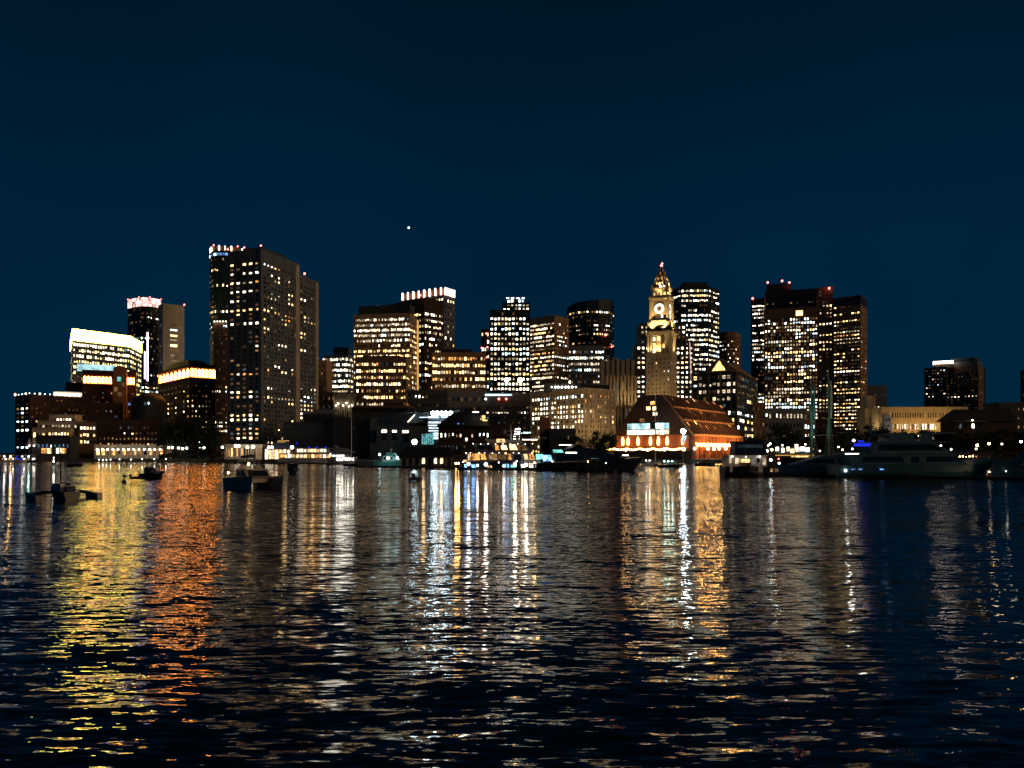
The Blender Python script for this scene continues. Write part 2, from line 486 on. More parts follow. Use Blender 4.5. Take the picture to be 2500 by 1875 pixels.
def wall_face(mb, A, B, z0, z1, wins, rows='', cols=0, fw=0.72, fh=0.6, mt=1.0, mbm=2.0, ms=0.6, pal='office',
              rec=0.3, dark='glass', run=2.2, dim=0.3, arch=False, only=None, mi=0, **_):
    """a wall with real openings from A to B (left to right seen from outside); glass goes to wins"""
    A, B = Vector((A[0],A[1],0)), Vector((B[0],B[1],0))
    d = B - A; L_ = d.length; d.normalize()
    q = Vector((d.y, -d.x, 0)); ang = math.atan2(d.y, d.x)
    def P(u, z, r=0.0): v = A + d*u - q*r; return (v.x, v.y, z)
    nr = len(rows)
    if not nr or not cols:
        mb.quad(P(0,z0),P(L_,z0),P(L_,z1),P(0,z1), mi); return
    zb, zt = z0 + mbm, z1 - mt
    ph = (zt - zb)/nr; pw = (L_ - 2*ms)/cols
    fw, fh = fw*.72, fh*.75
    ww, wh = pw*fw, ph*fh
    prev = z0
    for r in range(nr-1, -1, -1):
        ch = rows[r]
        c0 = zb + (nr-1-r)*ph + (ph-wh)/2; c1 = c0 + wh
        mb.quad(P(0,prev),P(L_,prev),P(L_,c0),P(0,c0), mi)
        prev = c1
        if ch == '-':
            mb.quad(P(0,c0),P(L_,c0),P(L_,c1),P(0,c1), mi); continue
        dens = min(1.0, int(ch)/9.0*1.12 + (.05 if ch != '0' else 0.0))
        u = 0.0
        state = rnd.random() < dens; rowkey = pick(pal)
        for c in range(cols):
            a0 = ms + c*pw + (pw-ww)/2; a1 = a0 + ww
            if only and not (only[0] <= c <= only[1]): pass
            mb.quad(P(u,c0),P(a0,c0),P(a0,c1),P(u,c1), mi)
            # reveals
            mb.quad(P(a0,c0),P(a0,c0,rec),P(a0,c1,rec),P(a0,c1), mi)
            mb.quad(P(a1,c0,rec),P(a1,c0),P(a1,c1),P(a1,c1,rec), mi)
            mb.quad(P(a0,c0),P(a1,c0),P(a1,c0,rec),P(a0,c0,rec), mi)
            mb.quad(P(a0,c1,rec),P(a1,c1,rec),P(a1,c1),P(a0,c1), mi)
            u = a1
            if rnd.random() < 1.0/run: state = rnd.random() < dens
            isl = state and not (only and not (only[0] <= c <= only[1]))
            if isl and rnd.random() < .1: isl = False
            key = (rowkey if rnd.random() < 0.55 else pick(pal)) if isl else (dark if rnd.random() > dim else rnd.choice(['dd','dd','dd','d','dc']))
            w2, h2, uo, zo = ww, wh, 0.0, 0.0
            if isl and not arch:                       # drawn blinds and half lit rooms
                h2 = wh*rnd.choice((1,1,1,.78,.6)); zo = rnd.choice((-1,1,-1))*(wh-h2)/2
                w2 = ww*rnd.choice((1,1,1,1,.62)); uo = rnd.choice((-1,1))*(ww-w2)/2
            wins.append((P((a0+a1)/2+uo, (c0+c1)/2+zo, rec), ang, w2, h2, key, isl, arch))
        mb.quad(P(u,c0),P(L_,c0),P(L_,c1),P(u,c1), mi)
    mb.quad(P(0,prev),P(L_,prev),P(L_,z1),P(0,z1), mi)

ROOTS = {}
def tower(name, label, foot, z1, wall, faces, z0=GZ, group=None, cat='building', parapet=0.9, roof='dark_roof', cap=CAP, root=None):
    if root is None:
        root = empty(name, label, cat, (foot[0][0], foot[0][1], z0), group=group)
    mb = MB(); wins = []
    nf = len(foot)
    for i in range(nf):
        wall_face(mb, foot[i], foot[(i+1)%nf], z0, z1, wins, **faces.get(i, {}))
    # parapet cap, slightly proud
    inn = inset(foot, 0.94)
    for i in range(nf):
        j = (i+1) % nf
        a, b, c, d = foot[i], foot[j], inn[j], inn[i]
        mb.quad((*a,z1),(*b,z1),(*b,z1+parapet),(*a,z1+parapet))
        mb.quad((*a,z1+parapet),(*b,z1+parapet),(*c,z1+parapet),(*d,z1+parapet))
        mb.quad((*c,z1),(*d,z1),(*d,z1+parapet),(*c,z1+parapet))
    mb.build('wall', wall, root)
    rb = MB(); rb.add([(*p_, z1+0.02) for p_ in inn], [tuple(range(nf))]); rb.build('roof', roof, root)
    place_windows(root, wins, cap)
    return root

def block(root, name, foot, z0, z1, mat, zt=None):
    mb = MB(); mb.prism(foot, z0, z1, zt=zt); return mb.build(name, mat, root)

def beacon(root, p, r=0.9, mat='red_beacon'):
    mb = MB(); mb.tube((p[0],p[1],p[2]-r*2.6), (p[0],p[1],p[2]-r*.8), 0.12, n=4); o_ = mb.build('beacon_light', 'black_metal', root)
    mb = MB(); mb.ball(p, r, 8, 5); mb.build('lamp', mat, root).parent = o_
    return o_

FL = []
def floodlight(loc, target, watts, col=(1.0,0.70,0.34), spread=100, group=None, label=None, parent=None, lens=True, size=0.6):
    """a small floodlight: housing, glowing lens and its own lamp"""
    loc, target = Vector(loc), Vector(target)
    d = (target - loc).normalized()
    if parent is None:
        r = empty('floodlight', label, 'floodlight', loc, group=group)
    else: r = parent
    mb = MB(); mb.tube(loc - d*0.6, loc, 0.28, 0.4, n=8); mb.tube(loc - Vector((0,0,1.0)), loc - d*0.3, 0.08, n=4)
    h = mb.build('housing' if parent is None else 'floodlight', 'black_metal', r)
    mb = MB(); mb.tube(loc, loc + d*0.05, 0.36, n=8); mb.build('lens', 'flood_lens', r if parent is None else h)
    ld = bpy.data.lights.new('flood_lamp', 'SPOT'); ld.energy = watts; ld.color = col
    ld.spot_size = R(spread); ld.spot_blend = 0.8; ld.shadow_soft_size = size
    lo = bpy.data.objects.new('flood_lamp', ld); COL.objects.link(lo)
    lo.parent = r
    q = loc + d*0.3
    lo.location = to_local(r, q)
    dl = d
    rz = r.rotation_euler[2]
    if rz:
        c, s = math.cos(-rz), math.sin(-rz); dl = Vector((d.x*c-d.y*s, d.x*s+d.y*c, d.z))
    lo.rotation_euler = dl.to_track_quat('-Z', 'Y').to_euler()
    return r

# ------------------------------------------------------------------ far left: waterfront
r = tower('condominium_block', 'dark brick block with lit roof deck at the far left shore', corner(37,72,205,520,52), Z(966,520), 'dark_brick',
  {0: dict(rows='0072680900011', cols=3, fw=.8, fh=.55, pal='cool', mbm=3), 1: dict(rows='0000010102000', cols=13, fw=.6, fh=.5, pal='warm', mbm=3)})
ft = corner(37,72,205,520,52); zt = Z(966,520)+1
for i in range(16):
    t = i/15; a, b = (ft[0], ft[1]) if i < 4 else (ft[1], ft[2]); t = i/4 if i < 4 else (i-4)/11
    p_ = Vector(a).lerp(Vector(b), t)
    mb = MB(); mb.ball((p_.x, p_.y, zt+0.7), 0.35 if i % 3 else 0.6, 6, 4); mb.build('roof_lamp', 'globe_small', r)
block(r, 'roof_pavilion', front(130,200,545,8,30), zt, Z(951,530), 'cream_paint')
mb = MB(); f_ = front(131,199,544,9,30); mb.prism(f_, Z(959,530), Z(956,530)); mb.build('strip_light', 'strip_white', r)
beacon(r, (*ft[0], zt+1.5), 0.6)
block(r, 'stair_tower', front(160,200,570,10,25), GZ, Z(925,545), 'dark_roof')

# hotel with the glowing crown
hp = [pp(177,620), pp(318,660), pp(346,700), pp(300,735), pp(172,690)]
hz = Z(832,620)
r = tower('glowing_hotel', 'glass hotel with a glowing yellow white crown and bright floors', hp, hz, 'steel_gray',
  {0: dict(rows='99978878900877665544', cols=22, fw=.95, fh=.62, pal='hotel', mbm=3, mt=.4, run=4), 1: dict(rows='99878897789787776655', cols=6, fw=.9, fh=.66, pal='hotel', mbm=3, mt=.4),
   4: dict(rows='98999788', cols=3, pal='hotel', mbm=40)}, parapet=.3)
ztop = Z(802,620)
crown = MB(); inn = inset(hp, .97); crown.prism(inn, hz+.3, ztop-.4); crown.build('crown_core', 'steel_gray', r)
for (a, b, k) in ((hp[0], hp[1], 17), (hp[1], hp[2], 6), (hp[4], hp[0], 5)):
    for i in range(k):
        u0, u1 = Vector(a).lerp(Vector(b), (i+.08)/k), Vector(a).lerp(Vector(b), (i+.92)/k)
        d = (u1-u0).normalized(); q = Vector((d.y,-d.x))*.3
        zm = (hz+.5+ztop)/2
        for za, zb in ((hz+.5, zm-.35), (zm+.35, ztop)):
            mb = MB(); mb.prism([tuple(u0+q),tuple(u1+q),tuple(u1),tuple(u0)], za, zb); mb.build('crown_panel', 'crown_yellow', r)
tf = [pp(189,560), pp(279,572), pp(283,590), pp(188,575)]
mb = MB(); mb.prism(tf, Z(906,560), Z(888,560)); mb.build('terrace_canopy', 'cyan_glow', r)  # blue light on the awning is put in as its own glow
mb = MB(); mb.prism([pp(186,558), pp(282,571), pp(284,590), pp(186,576)], Z(912,560), Z(906.4,560)); mb.build('canopy_edge', 'steel_gray', r)

# glass tower with pink crown and tan concrete slab
def arc(pl, pr, Y, bulge, n, back):
    xs = []
    for i in range(n+1):
        t = i/n; px = pl + (pr-pl)*t; y = Y - bulge*math.sin(math.pi*t)
        xs.append(pp(px, y))
    return xs + [pp(pr, Y+back), pp(pl, Y+back)]
fa = arc(312,393,840,14,6,40)
r = tower('pink_crowned_tower', 'curved dark glass tower with a pink lit crown', fa, Z(750,830), 'dark_glass_wall',
  {i: dict(rows='0010'+'0004'+'20003'+'000100'+'7878998'+'98898878', cols=3, fw=.86, fh=.62, pal='cool' if i < 4 else 'white', mbm=10, mt=.5, rec=.15, dark='glass_teal') for i in range(6)}, parapet=.2)
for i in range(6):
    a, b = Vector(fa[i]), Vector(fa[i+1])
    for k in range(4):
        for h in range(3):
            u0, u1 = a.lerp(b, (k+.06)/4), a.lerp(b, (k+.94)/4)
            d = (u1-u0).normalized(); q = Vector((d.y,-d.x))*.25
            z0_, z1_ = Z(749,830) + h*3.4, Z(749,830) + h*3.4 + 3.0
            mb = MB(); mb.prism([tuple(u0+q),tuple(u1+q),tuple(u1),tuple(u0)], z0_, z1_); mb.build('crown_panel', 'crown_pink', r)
block(r, 'crown_core', inset(fa, .96), Z(750,830), Z(728,830), 'dark_roof')
for i in (0, 2, 4, 6): beacon(r, (*fa[i], Z(726,830)), .55)
r = tower('concrete_slab_tower', 'tan concrete slab tower with a slot of stacked lit windows', corner(386,398,450,790,42), Z(742,790), 'concrete_tan',
  {0: dict(rows='0'*24, cols=1, fw=.4, fh=.6, pal='dim', mbm=20, mt=8), 1: dict(rows='0598'+'81672'+'30580'+'06488888', cols=1, fw=.46, fh=.6, pal='white', mbm=24, mt=19, ms=.5, run=1)})
fs_ = corner(386,398,450,790,42)
floodlight((X(440,740),740,Z(905,740)), (X(428,790),795,Z(800,790)), 26000, (1,.8,.55), 110, label='floodlight on the low roof below the tan concrete slab')
beacon(r, (*fs_[2], Z(742,790)+2), .9)
# lavender light fin
mb = MB(); mb.box(X(358.5,760), X(361,760), 760, 761, Z(930,760), Z(811,760)); mb.box(X(352,760), X(354,760), 760, 761, Z(925,760), Z(858,760))
mb.box(X(354,760), X(358.5,760), 760.2, 760.8, Z(884,760), Z(883,760)); mb.box(X(354,760), X(358.5,760), 760.2, 760.8, Z(861,760), Z(860,760))
fin = empty('light_mast', 'tall lavender lit mast standing before the pink crowned tower', 'mast', (X(360,760),760.5,GZ))
mb.build('light_fin', 'fin_lavender', fin)
mb = MB(); mb.tube((X(360,760),761.5,GZ), (X(360,760),761.5,Z(815,760)), .35); mb.build('pole', 'steel_gray', fin)

# brick wharf buildings with glowing friezes
def frieze(root, A, B, z0, z1, n, mat='frieze', w=.74):
    A, B = Vector(A), Vector(B); d = (B-A); L_ = d.length; d.normalize(); q = Vector((d.y,-d.x))
    ang = math.atan2(d.y, d.x); wins = []
    for i in range(n):
        p_ = A + (B-A)*((i+.5)/n) + q*.14
        wins.append(((p_.x,p_.y,(z0+z1)/2), ang, L_/n*w, z1-z0, mat, True, True))
    place_windows(root, wins)
    mb = MB()
    for i in range(n+1):
        p_ = A + (B-A)*(i/n)
        a, b, c, e = p_-d*.3+q*.6, p_+d*.3+q*.6, p_+d*.3, p_-d*.3
        mb.prism([tuple(a),tuple(b),tuple(c),tuple(e)], z0-.6, z1+.6)
    for (za, zb, out) in ((z1+.6, z1+1.5, 1.2), (z0-1.4, z0-.6, .9)):
        a, b = A+q*out-d*.3, B+q*out+d*.3
        mb.prism([tuple(a),tuple(b),tuple(B),tuple(A)], za, zb)
    mb.build('frieze_pilasters', 'red_brick', root)
    mb = MB(); a, b = A+q*.85, B+q*.85; c, e = B+q*.55, A+q*.55
    mb.prism([tuple(a),tuple(b),tuple(c),tuple(e)], z0-.55, z0-.3); mb.build('cove_light', 'strip_red', root)

fE = front(200,332,545,18,25)
r = tower('brick_wharf_building', 'dark brick building with a glowing frieze and arched stair turret', fE, Z(906,545), 'dark_brick',
  {0: dict(rows='00000101010000', cols=12, fw=.45, fh=.5, pal='home', mbm=3, mt=14)}, parapet=1.2)
A, B = Vector(fE[0]), Vector(fE[1]); zf0, zf1 = Z(934,545), Z(918,545)
frieze(r, A.lerp(B,.02), A.lerp(B,.55), zf0, zf1, 8)
frieze(r, A.lerp(B,.83), A.lerp(B,.98), zf0, zf1, 3)
tu = front(276,309,538,10,25)
mb = MB()
a, b = Vector(tu[0]), Vector(tu[1]); zz0, zz1 = GZ, Z(902,538)
prof = [(0,zz0),(1,zz0),(1,zz1)] + [(.5+.5*math.cos(math.pi*i/8), zz1 + (Z(892,538)-zz1)*math.sin(math.pi*i/8)) for i in range(1,8)] + [(0,zz1)]
q = (Vector(tu[2])-b)
vs = [(*(a+(b-a)*u), z) for u, z in prof] + [(*(a+(b-a)*u+q), z) for u, z in prof]; N_ = len(prof)
mb.add(vs, [tuple(range(N_)), tuple(range(2*N_-1,N_-1,-1))] + [(i+N_,(i+1)%N_+N_,(i+1)%N_,i) for i in range(N_)])
mb.build('stair_turret', 'brown_granite', r)
place_windows(r, [((*(a+(b-a)*u), z), math.atan2((b-a).y,(b-a).x), 2.6, 3.2, k, True, False) for u, z, k in ((.45,Z(925,538),'dt'),(.75,Z(938,538),'d'),(.2,Z(950,538),'d'),(.5,Z(962,538),'d'))])

fF = corner(388,464,526,532,42)
r = tower('brick_wharf_hotel', 'dark brick hotel with a bright orange frieze beside the tall concrete tower', fF, Z(893,532), 'dark_brick',
  {0: dict(rows='0112312200100', cols=8, fw=.42, fh=.42, pal='home', mbm=6, mt=12, run=1), 1: dict(rows='1112422210010', cols=7, fw=.42, fh=.42, pal='home', mbm=6, mt=12, run=1)}, parapet=1.4)
frieze(r, fF[0], fF[1], Z(919,532), Z(899,532), 8)
frieze(r, fF[1], fF[2], Z(919,532), Z(899,532), 7)
i1, i2 = inset(fF,.9), inset(fF,.5)
mb = MB(); z_ = Z(893,532)+1.4
mb.add([(*p_,z_) for p_ in i1]+[(*p_,z_+5) for p_ in i2], [(i,(i+1)%4,4+(i+1)%4,4+i) for i in range(4)]+[(4,5,6,7)]); mb.build('hip_roof', 'dark_roof', r)

# dome and low blocks
dm = empty('domed_rotunda', 'dark domed rotunda between the two brick wharf buildings', 'building', (X(345,516),522,GZ))
mb = MB(); rr = 11; mb.lathe((X(345,516),527,0), [(rr,GZ),(rr,Z(979,516))]+[(rr*math.cos(R(a)), Z(979,516)+6*math.sin(R(a))) for a in range(10,90,10)]+[(.4,Z(979,516)+6.4)], 20); mb.build('dome', 'dark_roof', dm, smooth=True)
mb = MB(); mb.lathe((X(345,516),527,0), [(rr+.5,Z(980,516)-.8),(rr+.5,Z(980,516))], 20); mb.build('cornice', 'dark_brick', dm)
place_windows(dm, [((X(px,514),515.6,Z(py,514)),0,w_,1.6,k,True,False) for px,py,w_,k in ((313,986,1.6,'b'),(351,985,1.2,'dc'),(360,984,.9,'c'),(280,1017,2.5,'dc'))])
tower('low_brick_block', 'dark low block with scattered warm windows behind the pavilion', front(238,388,506,10,18), Z(1026,506), 'dark_brick',
  {0: dict(rows='01474', cols=15, fw=.5, fh=.5, pal='amber', mbm=4, mt=3)})
tower('shadowy_block', 'unlit dark block rising behind the low brick block', front(196,300,520,10,20), Z(985,520), 'dark_brick',
  {0: dict(rows='0001', cols=9, fw=.4, fh=.4, pal='dim', mbm=18, mt=3)})
tower('restaurant_block', 'small block with three rows of wide orange windows', front(192,236,500,6,26), Z(1033,500), 'brown_granite',
  {0: dict(rows='899', cols=5, fw=.85, fh=.55, pal='shop', mbm=9, mt=1)})
# terraced building
r = empty('terraced_building', 'stepped white terraces with lit floors near the left shore', 'building', (X(130,498),498,GZ))
for (a, b, Y_, t_, bt, pal, n_) in ((120,184,512,1016,1031,'white',8),(92,190,506,1031,1048,'white',12),(78,172,500,1048,1072,'warm',12)):
    tower(None, None, front(a,b,Y_,8), Z(t_,Y_), 'cream_paint', {0: dict(rows='7' if n_ == 8 else '6', cols=n_, fw=.86, fh=.7, mbm=Z(bt,Y_)-GZ, mt=.9, pal=pal)}, root=r, z0=GZ)
    mb = MB(); mb.prism(front(a-1.5,b+1.5,Y_-1.2,10), Z(t_,Y_)+.9, Z(t_,Y_)+1.2); mb.build('terrace_slab', 'cream_paint', r)
# waterfront house
fh_ = front(87,172,480,9)
r = tower('waterfront_house', 'dark waterfront house with blue upper and orange lower windows', fh_, Z(1071,480), 'concrete_dark', {0: dict(rows='9', cols=8, fw=.42, fh=.36, pal='blue', mbm=4.6, mt=.8, run=1)})
wn_ = [((X(px,479.6),479.7,Z(py,480)),0,1.5,1.5,k,True,False) for px,k in ((104,'o'),(109,'o'),(117,'shop'),(122,'shop'),(140,'shop_white'),(149,'shop'),(154,'shop'),(158,'o')) for py in (1097,1104)]
place_windows(r, wn_)
mb = MB(); mb.xprism([(X(84,480),Z(1071,480)+.9),(X(175,480),Z(1071,480)+.9),(X(163,480),Z(1062,480)),(X(96,480),Z(1062,480))], 479.4, 490); mb.build('hip_roof', 'dark_roof', r)
# two peaked party tents
for i, px in enumerate((72, 83)):
    t = empty('party_tent', 'white peaked tent by the waterfront house, ' + ('farther from the house' if i == 0 else 'nearer the house'), 'tent', (X(px,477),477,GZ), group='peaked tents by the water')
    z_ = Z(1086,477); w_ = 1.6
    mb = MB()
    prof = [(-w_,z_),(-w_*.55,z_+1.2),(-w_*.25,z_+2.6),(0,z_+4.6)]
    x_, y_ = X(px,477), 477
    rings = [(w_,z_),(w_*.5,z_+1.1),(w_*.22,z_+2.6),(.05,z_+4.4)]
    vs = [];
    for r_, h_ in rings:
        vs += [(x_-r_,y_-r_,h_),(x_+r_,y_-r_,h_),(x_+r_,y_+r_,h_),(x_-r_,y_+r_,h_)]
    fs = [(j*4+k,j*4+(k+1)%4,j*4+4+(k+1)%4,j*4+4+k) for j in range(3) for k in range(4)]
    mb.add(vs, fs); mb.build('canopy', 'white_paint', t)
    mb = MB()
    for sx in (-1,1):
        for sy in (-1,1): mb.tube((x_+sx*w_*.97,y_+sy*w_*.97,GZ),(x_+sx*w_*.97,y_+sy*w_*.97,z_), .07, n=5)
    mb.build('tent_poles', 'steel_gray', t)
    mb = MB(); mb.ball((x_,y_,z_-.6), .5, 8, 5); mb.build('hanging_lamp', 'globe_small', t)
# colonnade pavilion
fp = front(230,402,484,10)
r = tower('promenade_pavilion', 'long low pavilion with a row of lit arched openings', fp, Z(1087,484), 'cream_paint',
  {0: dict(rows='7', cols=13, fw=.8, fh=.8, pal='amber', mbm=1.2, mt=1.0, arch=True, rec=.5, run=1)}, parapet=.4)

# ------------------------------------------------------------------ tall pair and round tower
ca = X(556,720); rad = 17.0
circ = [(ca + rad*math.cos(R(a)), 722 + rad*math.sin(R(a))) for a in range(180, 540, 20)]
rows = '0'+'8'+'0612'+'2110'+'18012'+'1100000'+'0010'+'00100'+'000000'
r = tower('round_glass_tower', 'round dark glass tower with lit crown fins and a blue band', circ, Z(612,705), 'dark_glass_wall',
  {i: dict(rows='0'+rows[2:], cols=2, fw=.82, fh=.6, pal='home', mbm=12, mt=5.5, rec=.15, dark='glass_teal') for i in range(10)}, parapet=.3)
wb = []
for i in range(10):
    a, b = Vector(circ[i]), Vector(circ[i+1]); d = (b-a); ang = math.atan2(d.y,d.x); q = Vector((d.y,-d.x)).normalized()*.15
    for t in (.25,.75):
        p_ = a.lerp(b,t)+q; wb.append(((p_.x,p_.y,Z(620,705)), ang, d.length*.42, 2.4, rnd.choice(['b','c','b','dt']), True, False))
place_windows(r, wb)
block(r, 'crown_drum', [(ca+(p_[0]-ca)*.94, 722+(p_[1]-722)*.94) for p_ in circ], Z(612,705), Z(600,705), 'brown_granite')
mb = MB()
for i in range(0, 10):
    p_ = circ[i]; a = R(180+20*i)
    t_ = Vector((math.cos(a), math.sin(a)))
    mbx = MB(); mbx.prism([(p_[0]-t_.y*.35,p_[1]+t_.x*.35),(p_[0]+t_.y*.35,p_[1]-t_.x*.35),(p_[0]+t_.y*.35-t_.x*1.2,p_[1]-t_.x*.35-t_.y*1.2),(p_[0]-t_.y*.35-t_.x*1.2,p_[1]+t_.x*.35-t_.y*1.2)], Z(612,705)+.4, Z(599,705))
    mbx.build('crown_fin', 'crown_white' if i % 4 != 3 else 'brown_granite', r)
for i in (0, 3, 7): beacon(r, (*circ[i], Z(597,705)), .7)
r = tower('brown_brick_tower', 'slim brown brick tower with bright window rows beside the tall concrete tower', front(521,562,610,20,20), Z(786,610), 'brown_stone',
  {0: dict(rows='300100000000001900000129900000', cols=7, fw=.5, fh=.5, pal='white', mbm=2, mt=1, run=5), 3: dict(rows='3'*28, cols=4, pal='white', mbm=2)})
for i in range(5): beacon(r, (X(524+7*i,610),609.5,Z(785,610)), .45, 'globe_small')

fN = corner(556,637,731,480,71)
zN = Z(611,480)
cw = Vector(fN[1]); lw = Vector(fN[0]); rw = Vector(fN[2])
r = tower('concrete_apartment_tower', 'tallest concrete apartment tower with gridded balconies', fN, zN, 'concrete_gray',
  {0: dict(rows='527071509074040050220000402072000270555150', cols=5, fw=.72, fh=.62, pal='home', mbm=3, mt=6.5, ms=.8, dark='glass_teal', rec=.5, run=1.8),
   1: dict(rows='334105350354302402301023002203303040203300', cols=10, fw=.72, fh=.62, pal='home', mbm=3, mt=6.5, ms=2.2, rec=.6, run=1.8, dim=.4)}, parapet=1.2)
d = (lw-cw).normalized(); e = (rw-cw).normalized()
# corner pier and end pier, proud of the walls
def pier(root, c, w1, w2, z0, z1, mat, nm='corner_pier'):
    q1, q2 = d*w1, e*w2
    o_ = -d*.35 - e*.35
    block(root, nm, [tuple(c+o_), tuple(c+o_+q2), tuple(c+o_+q1+q2), tuple(c+o_+q1)], z0, z1, mat)
pier(r, cw, 2.2, 1.6, GZ, zN+1.3, 'concrete_gray')
pier(r, rw - e*4.2, 1.2, 4.4, GZ, zN-.5, 'concrete_tan', 'end_pier')
block(r, 'rooftop_plant', inset(fN,.6), zN, zN+5, 'concrete_dark')
for p_ in (cw, lw, (cw+lw)/2, (Vector(fN[3]))): beacon(r, (p_.x,p_.y,zN+3.0), .55)
fN2 = corner(660,729,777,545,71)
r = tower('rear_apartment_tower', 'second concrete apartment tower half hidden behind the tallest one', fN2, Z(672,545), 'concrete_gray',
  {1: dict(rows='0022100120132243010122303443553344656655', cols=5, fw=.72, fh=.6, pal='home', mbm=3, mt=6, ms=1.6, rec=.6), 0: dict(rows='2'*40, cols=5, fw=.78, fh=.6, pal='home', mbm=3, mt=6)})
cw, rw = Vector(fN2[1]), Vector(fN2[2])
pier(r, rw - e*3.5, 1.2, 3.7, GZ, Z(672,545)-.5, 'concrete_tan', 'end_pier')
beacon(r, ((cw*.7+rw*.3).x, (cw*.7+rw*.3).y, Z(672,545)+3), .8)
r = tower('slim_brown_building', 'narrow brown building at the right foot of the apartment towers', front(774,797,660,20), Z(881,660), 'brown_stone', {0: dict(rows='001010100110', cols=3, fw=.5, fh=.5, pal='warm', mbm=3)})
beacon(r, (X(776,660),660,Z(880,660)+2), .7, 'globe_small')

# ------------------------------------------------------------------ centre-left offices
ft = corner(786,850,866,740,78)
r = tower('stacked_white_office', 'bright white lit office with a dark box on its roof', ft, Z(869,740), 'steel_gray',
  {0: dict(rows='9999889898997', cols=13, fw=.88, fh=.62, pal='white', mbm=30, mt=.5, run=4), 1: dict(rows='7888897878878', cols=5, fw=.85, fh=.6, pal='white', mbm=30, mt=.5)})
block(r, 'rooftop_plant', front(814,850,748,14), Z(869,740), Z(848,748), 'dark_roof')
tower('brown_market_block', 'low brown block with one bright window row by the gold columns', front(772,817,650,18), Z(960,650), 'brown_stone', {0: dict(rows='0140900', cols=9, fw=.6, fh=.5, pal='white', mbm=4, run=6)})
fQ = front(816,864,640,16)
r = tower('gold_colonnade_building', 'gold lit stone building with a row of tall pilasters', fQ, Z(960,640), 'limestone', {0: dict(rows='0', cols=8, fw=.5, fh=.9, mbm=9, mt=3, dark='glass')})
for i in range(9):
    t = Vector(fQ[0]).lerp(Vector(fQ[1]), i/8)
    mb = MB(); mb.tube((t.x,t.y-.5,GZ+7),(t.x,t.y-.5,Z(963,640)), .55, .48, n=8); mb.box(t.x-.7,t.x+.7,t.y-1.2,t.y-.01,Z(963,640),Z(963,640)+.5); mb.build('pilaster', 'limestone', r)
for px, py in ((821,990),(826,985),(838,990),(846,984),(852,992),(860,990)):
    mb = MB(); mb.ball((X(px,638),637.5,Z(py,638)), .65, 8, 5); mb.build('wall_lamp', 'globe_small', r)
floodlight((X(840,634),622,Z(1000,622)), (X(840,640),640,Z(975,640)), 900, label='floodlight in front of the gold colonnade building')

fR = corner(863,1001,1018,690,80)
r = tower('broad_white_office', 'broad office with full white window bands and a gold lit corner', fR, Z(766,690), 'brown_stone',
  {0: dict(rows='49984378699980000000000000', cols=36, fw=.95, fh=.62, pal='white', mbm=4, mt=2.2, ms=.3, run=9), 1: dict(rows='09999877889999943058899999', cols=4, fw=.86, fh=.6, pal='warm', mbm=4, mt=2.2, run=4)})
block(r, 'rooftop_plant', corner(876,1001,1012,700,80), Z(766,690), Z(743,700), 'dark_roof')
p_ = Vector(fR[2]); mb = MB(); mb.box(p_.x+.1, p_.x+1.5, p_.y-.5, p_.y+.6, Z(995,700), Z(778,700)); mb.build('glowing_corner_edge', 'strip_gold', r)  # floodlit gold edge, its light put in as a dim glow
fS = front(868,992,605,22,-3)
r = tower('brown_lit_office', 'brown flared office block with rows of warm windows', fS, Z(874,605), 'brown_granite',
  {0: dict(rows='57976656888876', cols=20, fw=.86, fh=.56, pal='warm', mbm=3, mt=2.5, run=3), 1: dict(rows='24242424242424', cols=3, fw=.7, fh=.5, pal='warm', mbm=3, mt=2.5)})
block(r, 'lower_wing', front(862,1004,600,10,-3), GZ, Z(992,600), 'brown_granite')
block(r, 'rooftop_plant', front(885,975,612,12,-3), Z(874,605), Z(868,610), 'dark_roof')
r = tower('dark_roofscape', 'low dark roofs with plant boxes below the brown lit office', front(858,1012,590,12,4), Z(998,590), 'dark_roof', {})
for i, px in enumerate((872,893,921,950,984)): block(r, 'plant_box', front(px,px+9+4*(i%3),586,5,4), Z(998,590), Z(993-(i%2)*2,588), 'concrete_dark')
fT = corner(922,1036,1083,790,48)
r = tower('dark_brown_tower', 'dark brown tower behind the broad white office', fT, Z(728,790), 'dark_brick',
  {0: dict(rows='77644431544332122322', cols=18, fw=.85, fh=.5, pal='office', mbm=25, mt=13), 1: dict(rows='67753442335267775433', cols=9, fw=.85, fh=.52, pal='office', mbm=25, mt=13)})
p_ = Vector(fT[0]); beacon(r, (p_.x,p_.y,Z(728,790)+2), 1.0); p_=Vector(fT[1]); beacon(r, (p_.x-4,p_.y,Z(728,790)+3), .8)
fU = corner(977,1084,1111,900,58)
zU = Z(721,900)
r = tower('fin_crowned_tower', 'gray tower topped by a crown of glowing vertical fins', fU, zU, 'blue_gray_wall',
  {0: dict(rows='9'+'0'*4+'1'*22, cols=16, fw=.5, fh=.5, pal='white', mbm=25, mt=1.5), 1: dict(rows='9011214422220332211001', cols=4, fw=.55, fh=.5, pal='white', mbm=25, mt=1.5, run=1)})
block(r, 'crown_core', inset(fU,.9), zU, Z(703,900), 'red_brick')
for (a, b, k) in ((fU[0], fU[1], 8), (fU[1], fU[2], 5)):
    a, b = Vector(a), Vector(b); d_ = (b-a).normalized(); q = Vector((d_.y,-d_.x))
    for i in range(k):
        c_ = a.lerp(b, (i+.5)/k); w_ = .85
        mb = MB(); mb.prism([tuple(c_-d_*w_+q*1.0),tuple(c_+d_*w_+q*1.0),tuple(c_+d_*w_),tuple(c_-d_*w_)], zU+1, Z(701,900)); mb.build('crown_fin', 'crown_white', r)
fV = front(1054,1187,730,25,2)
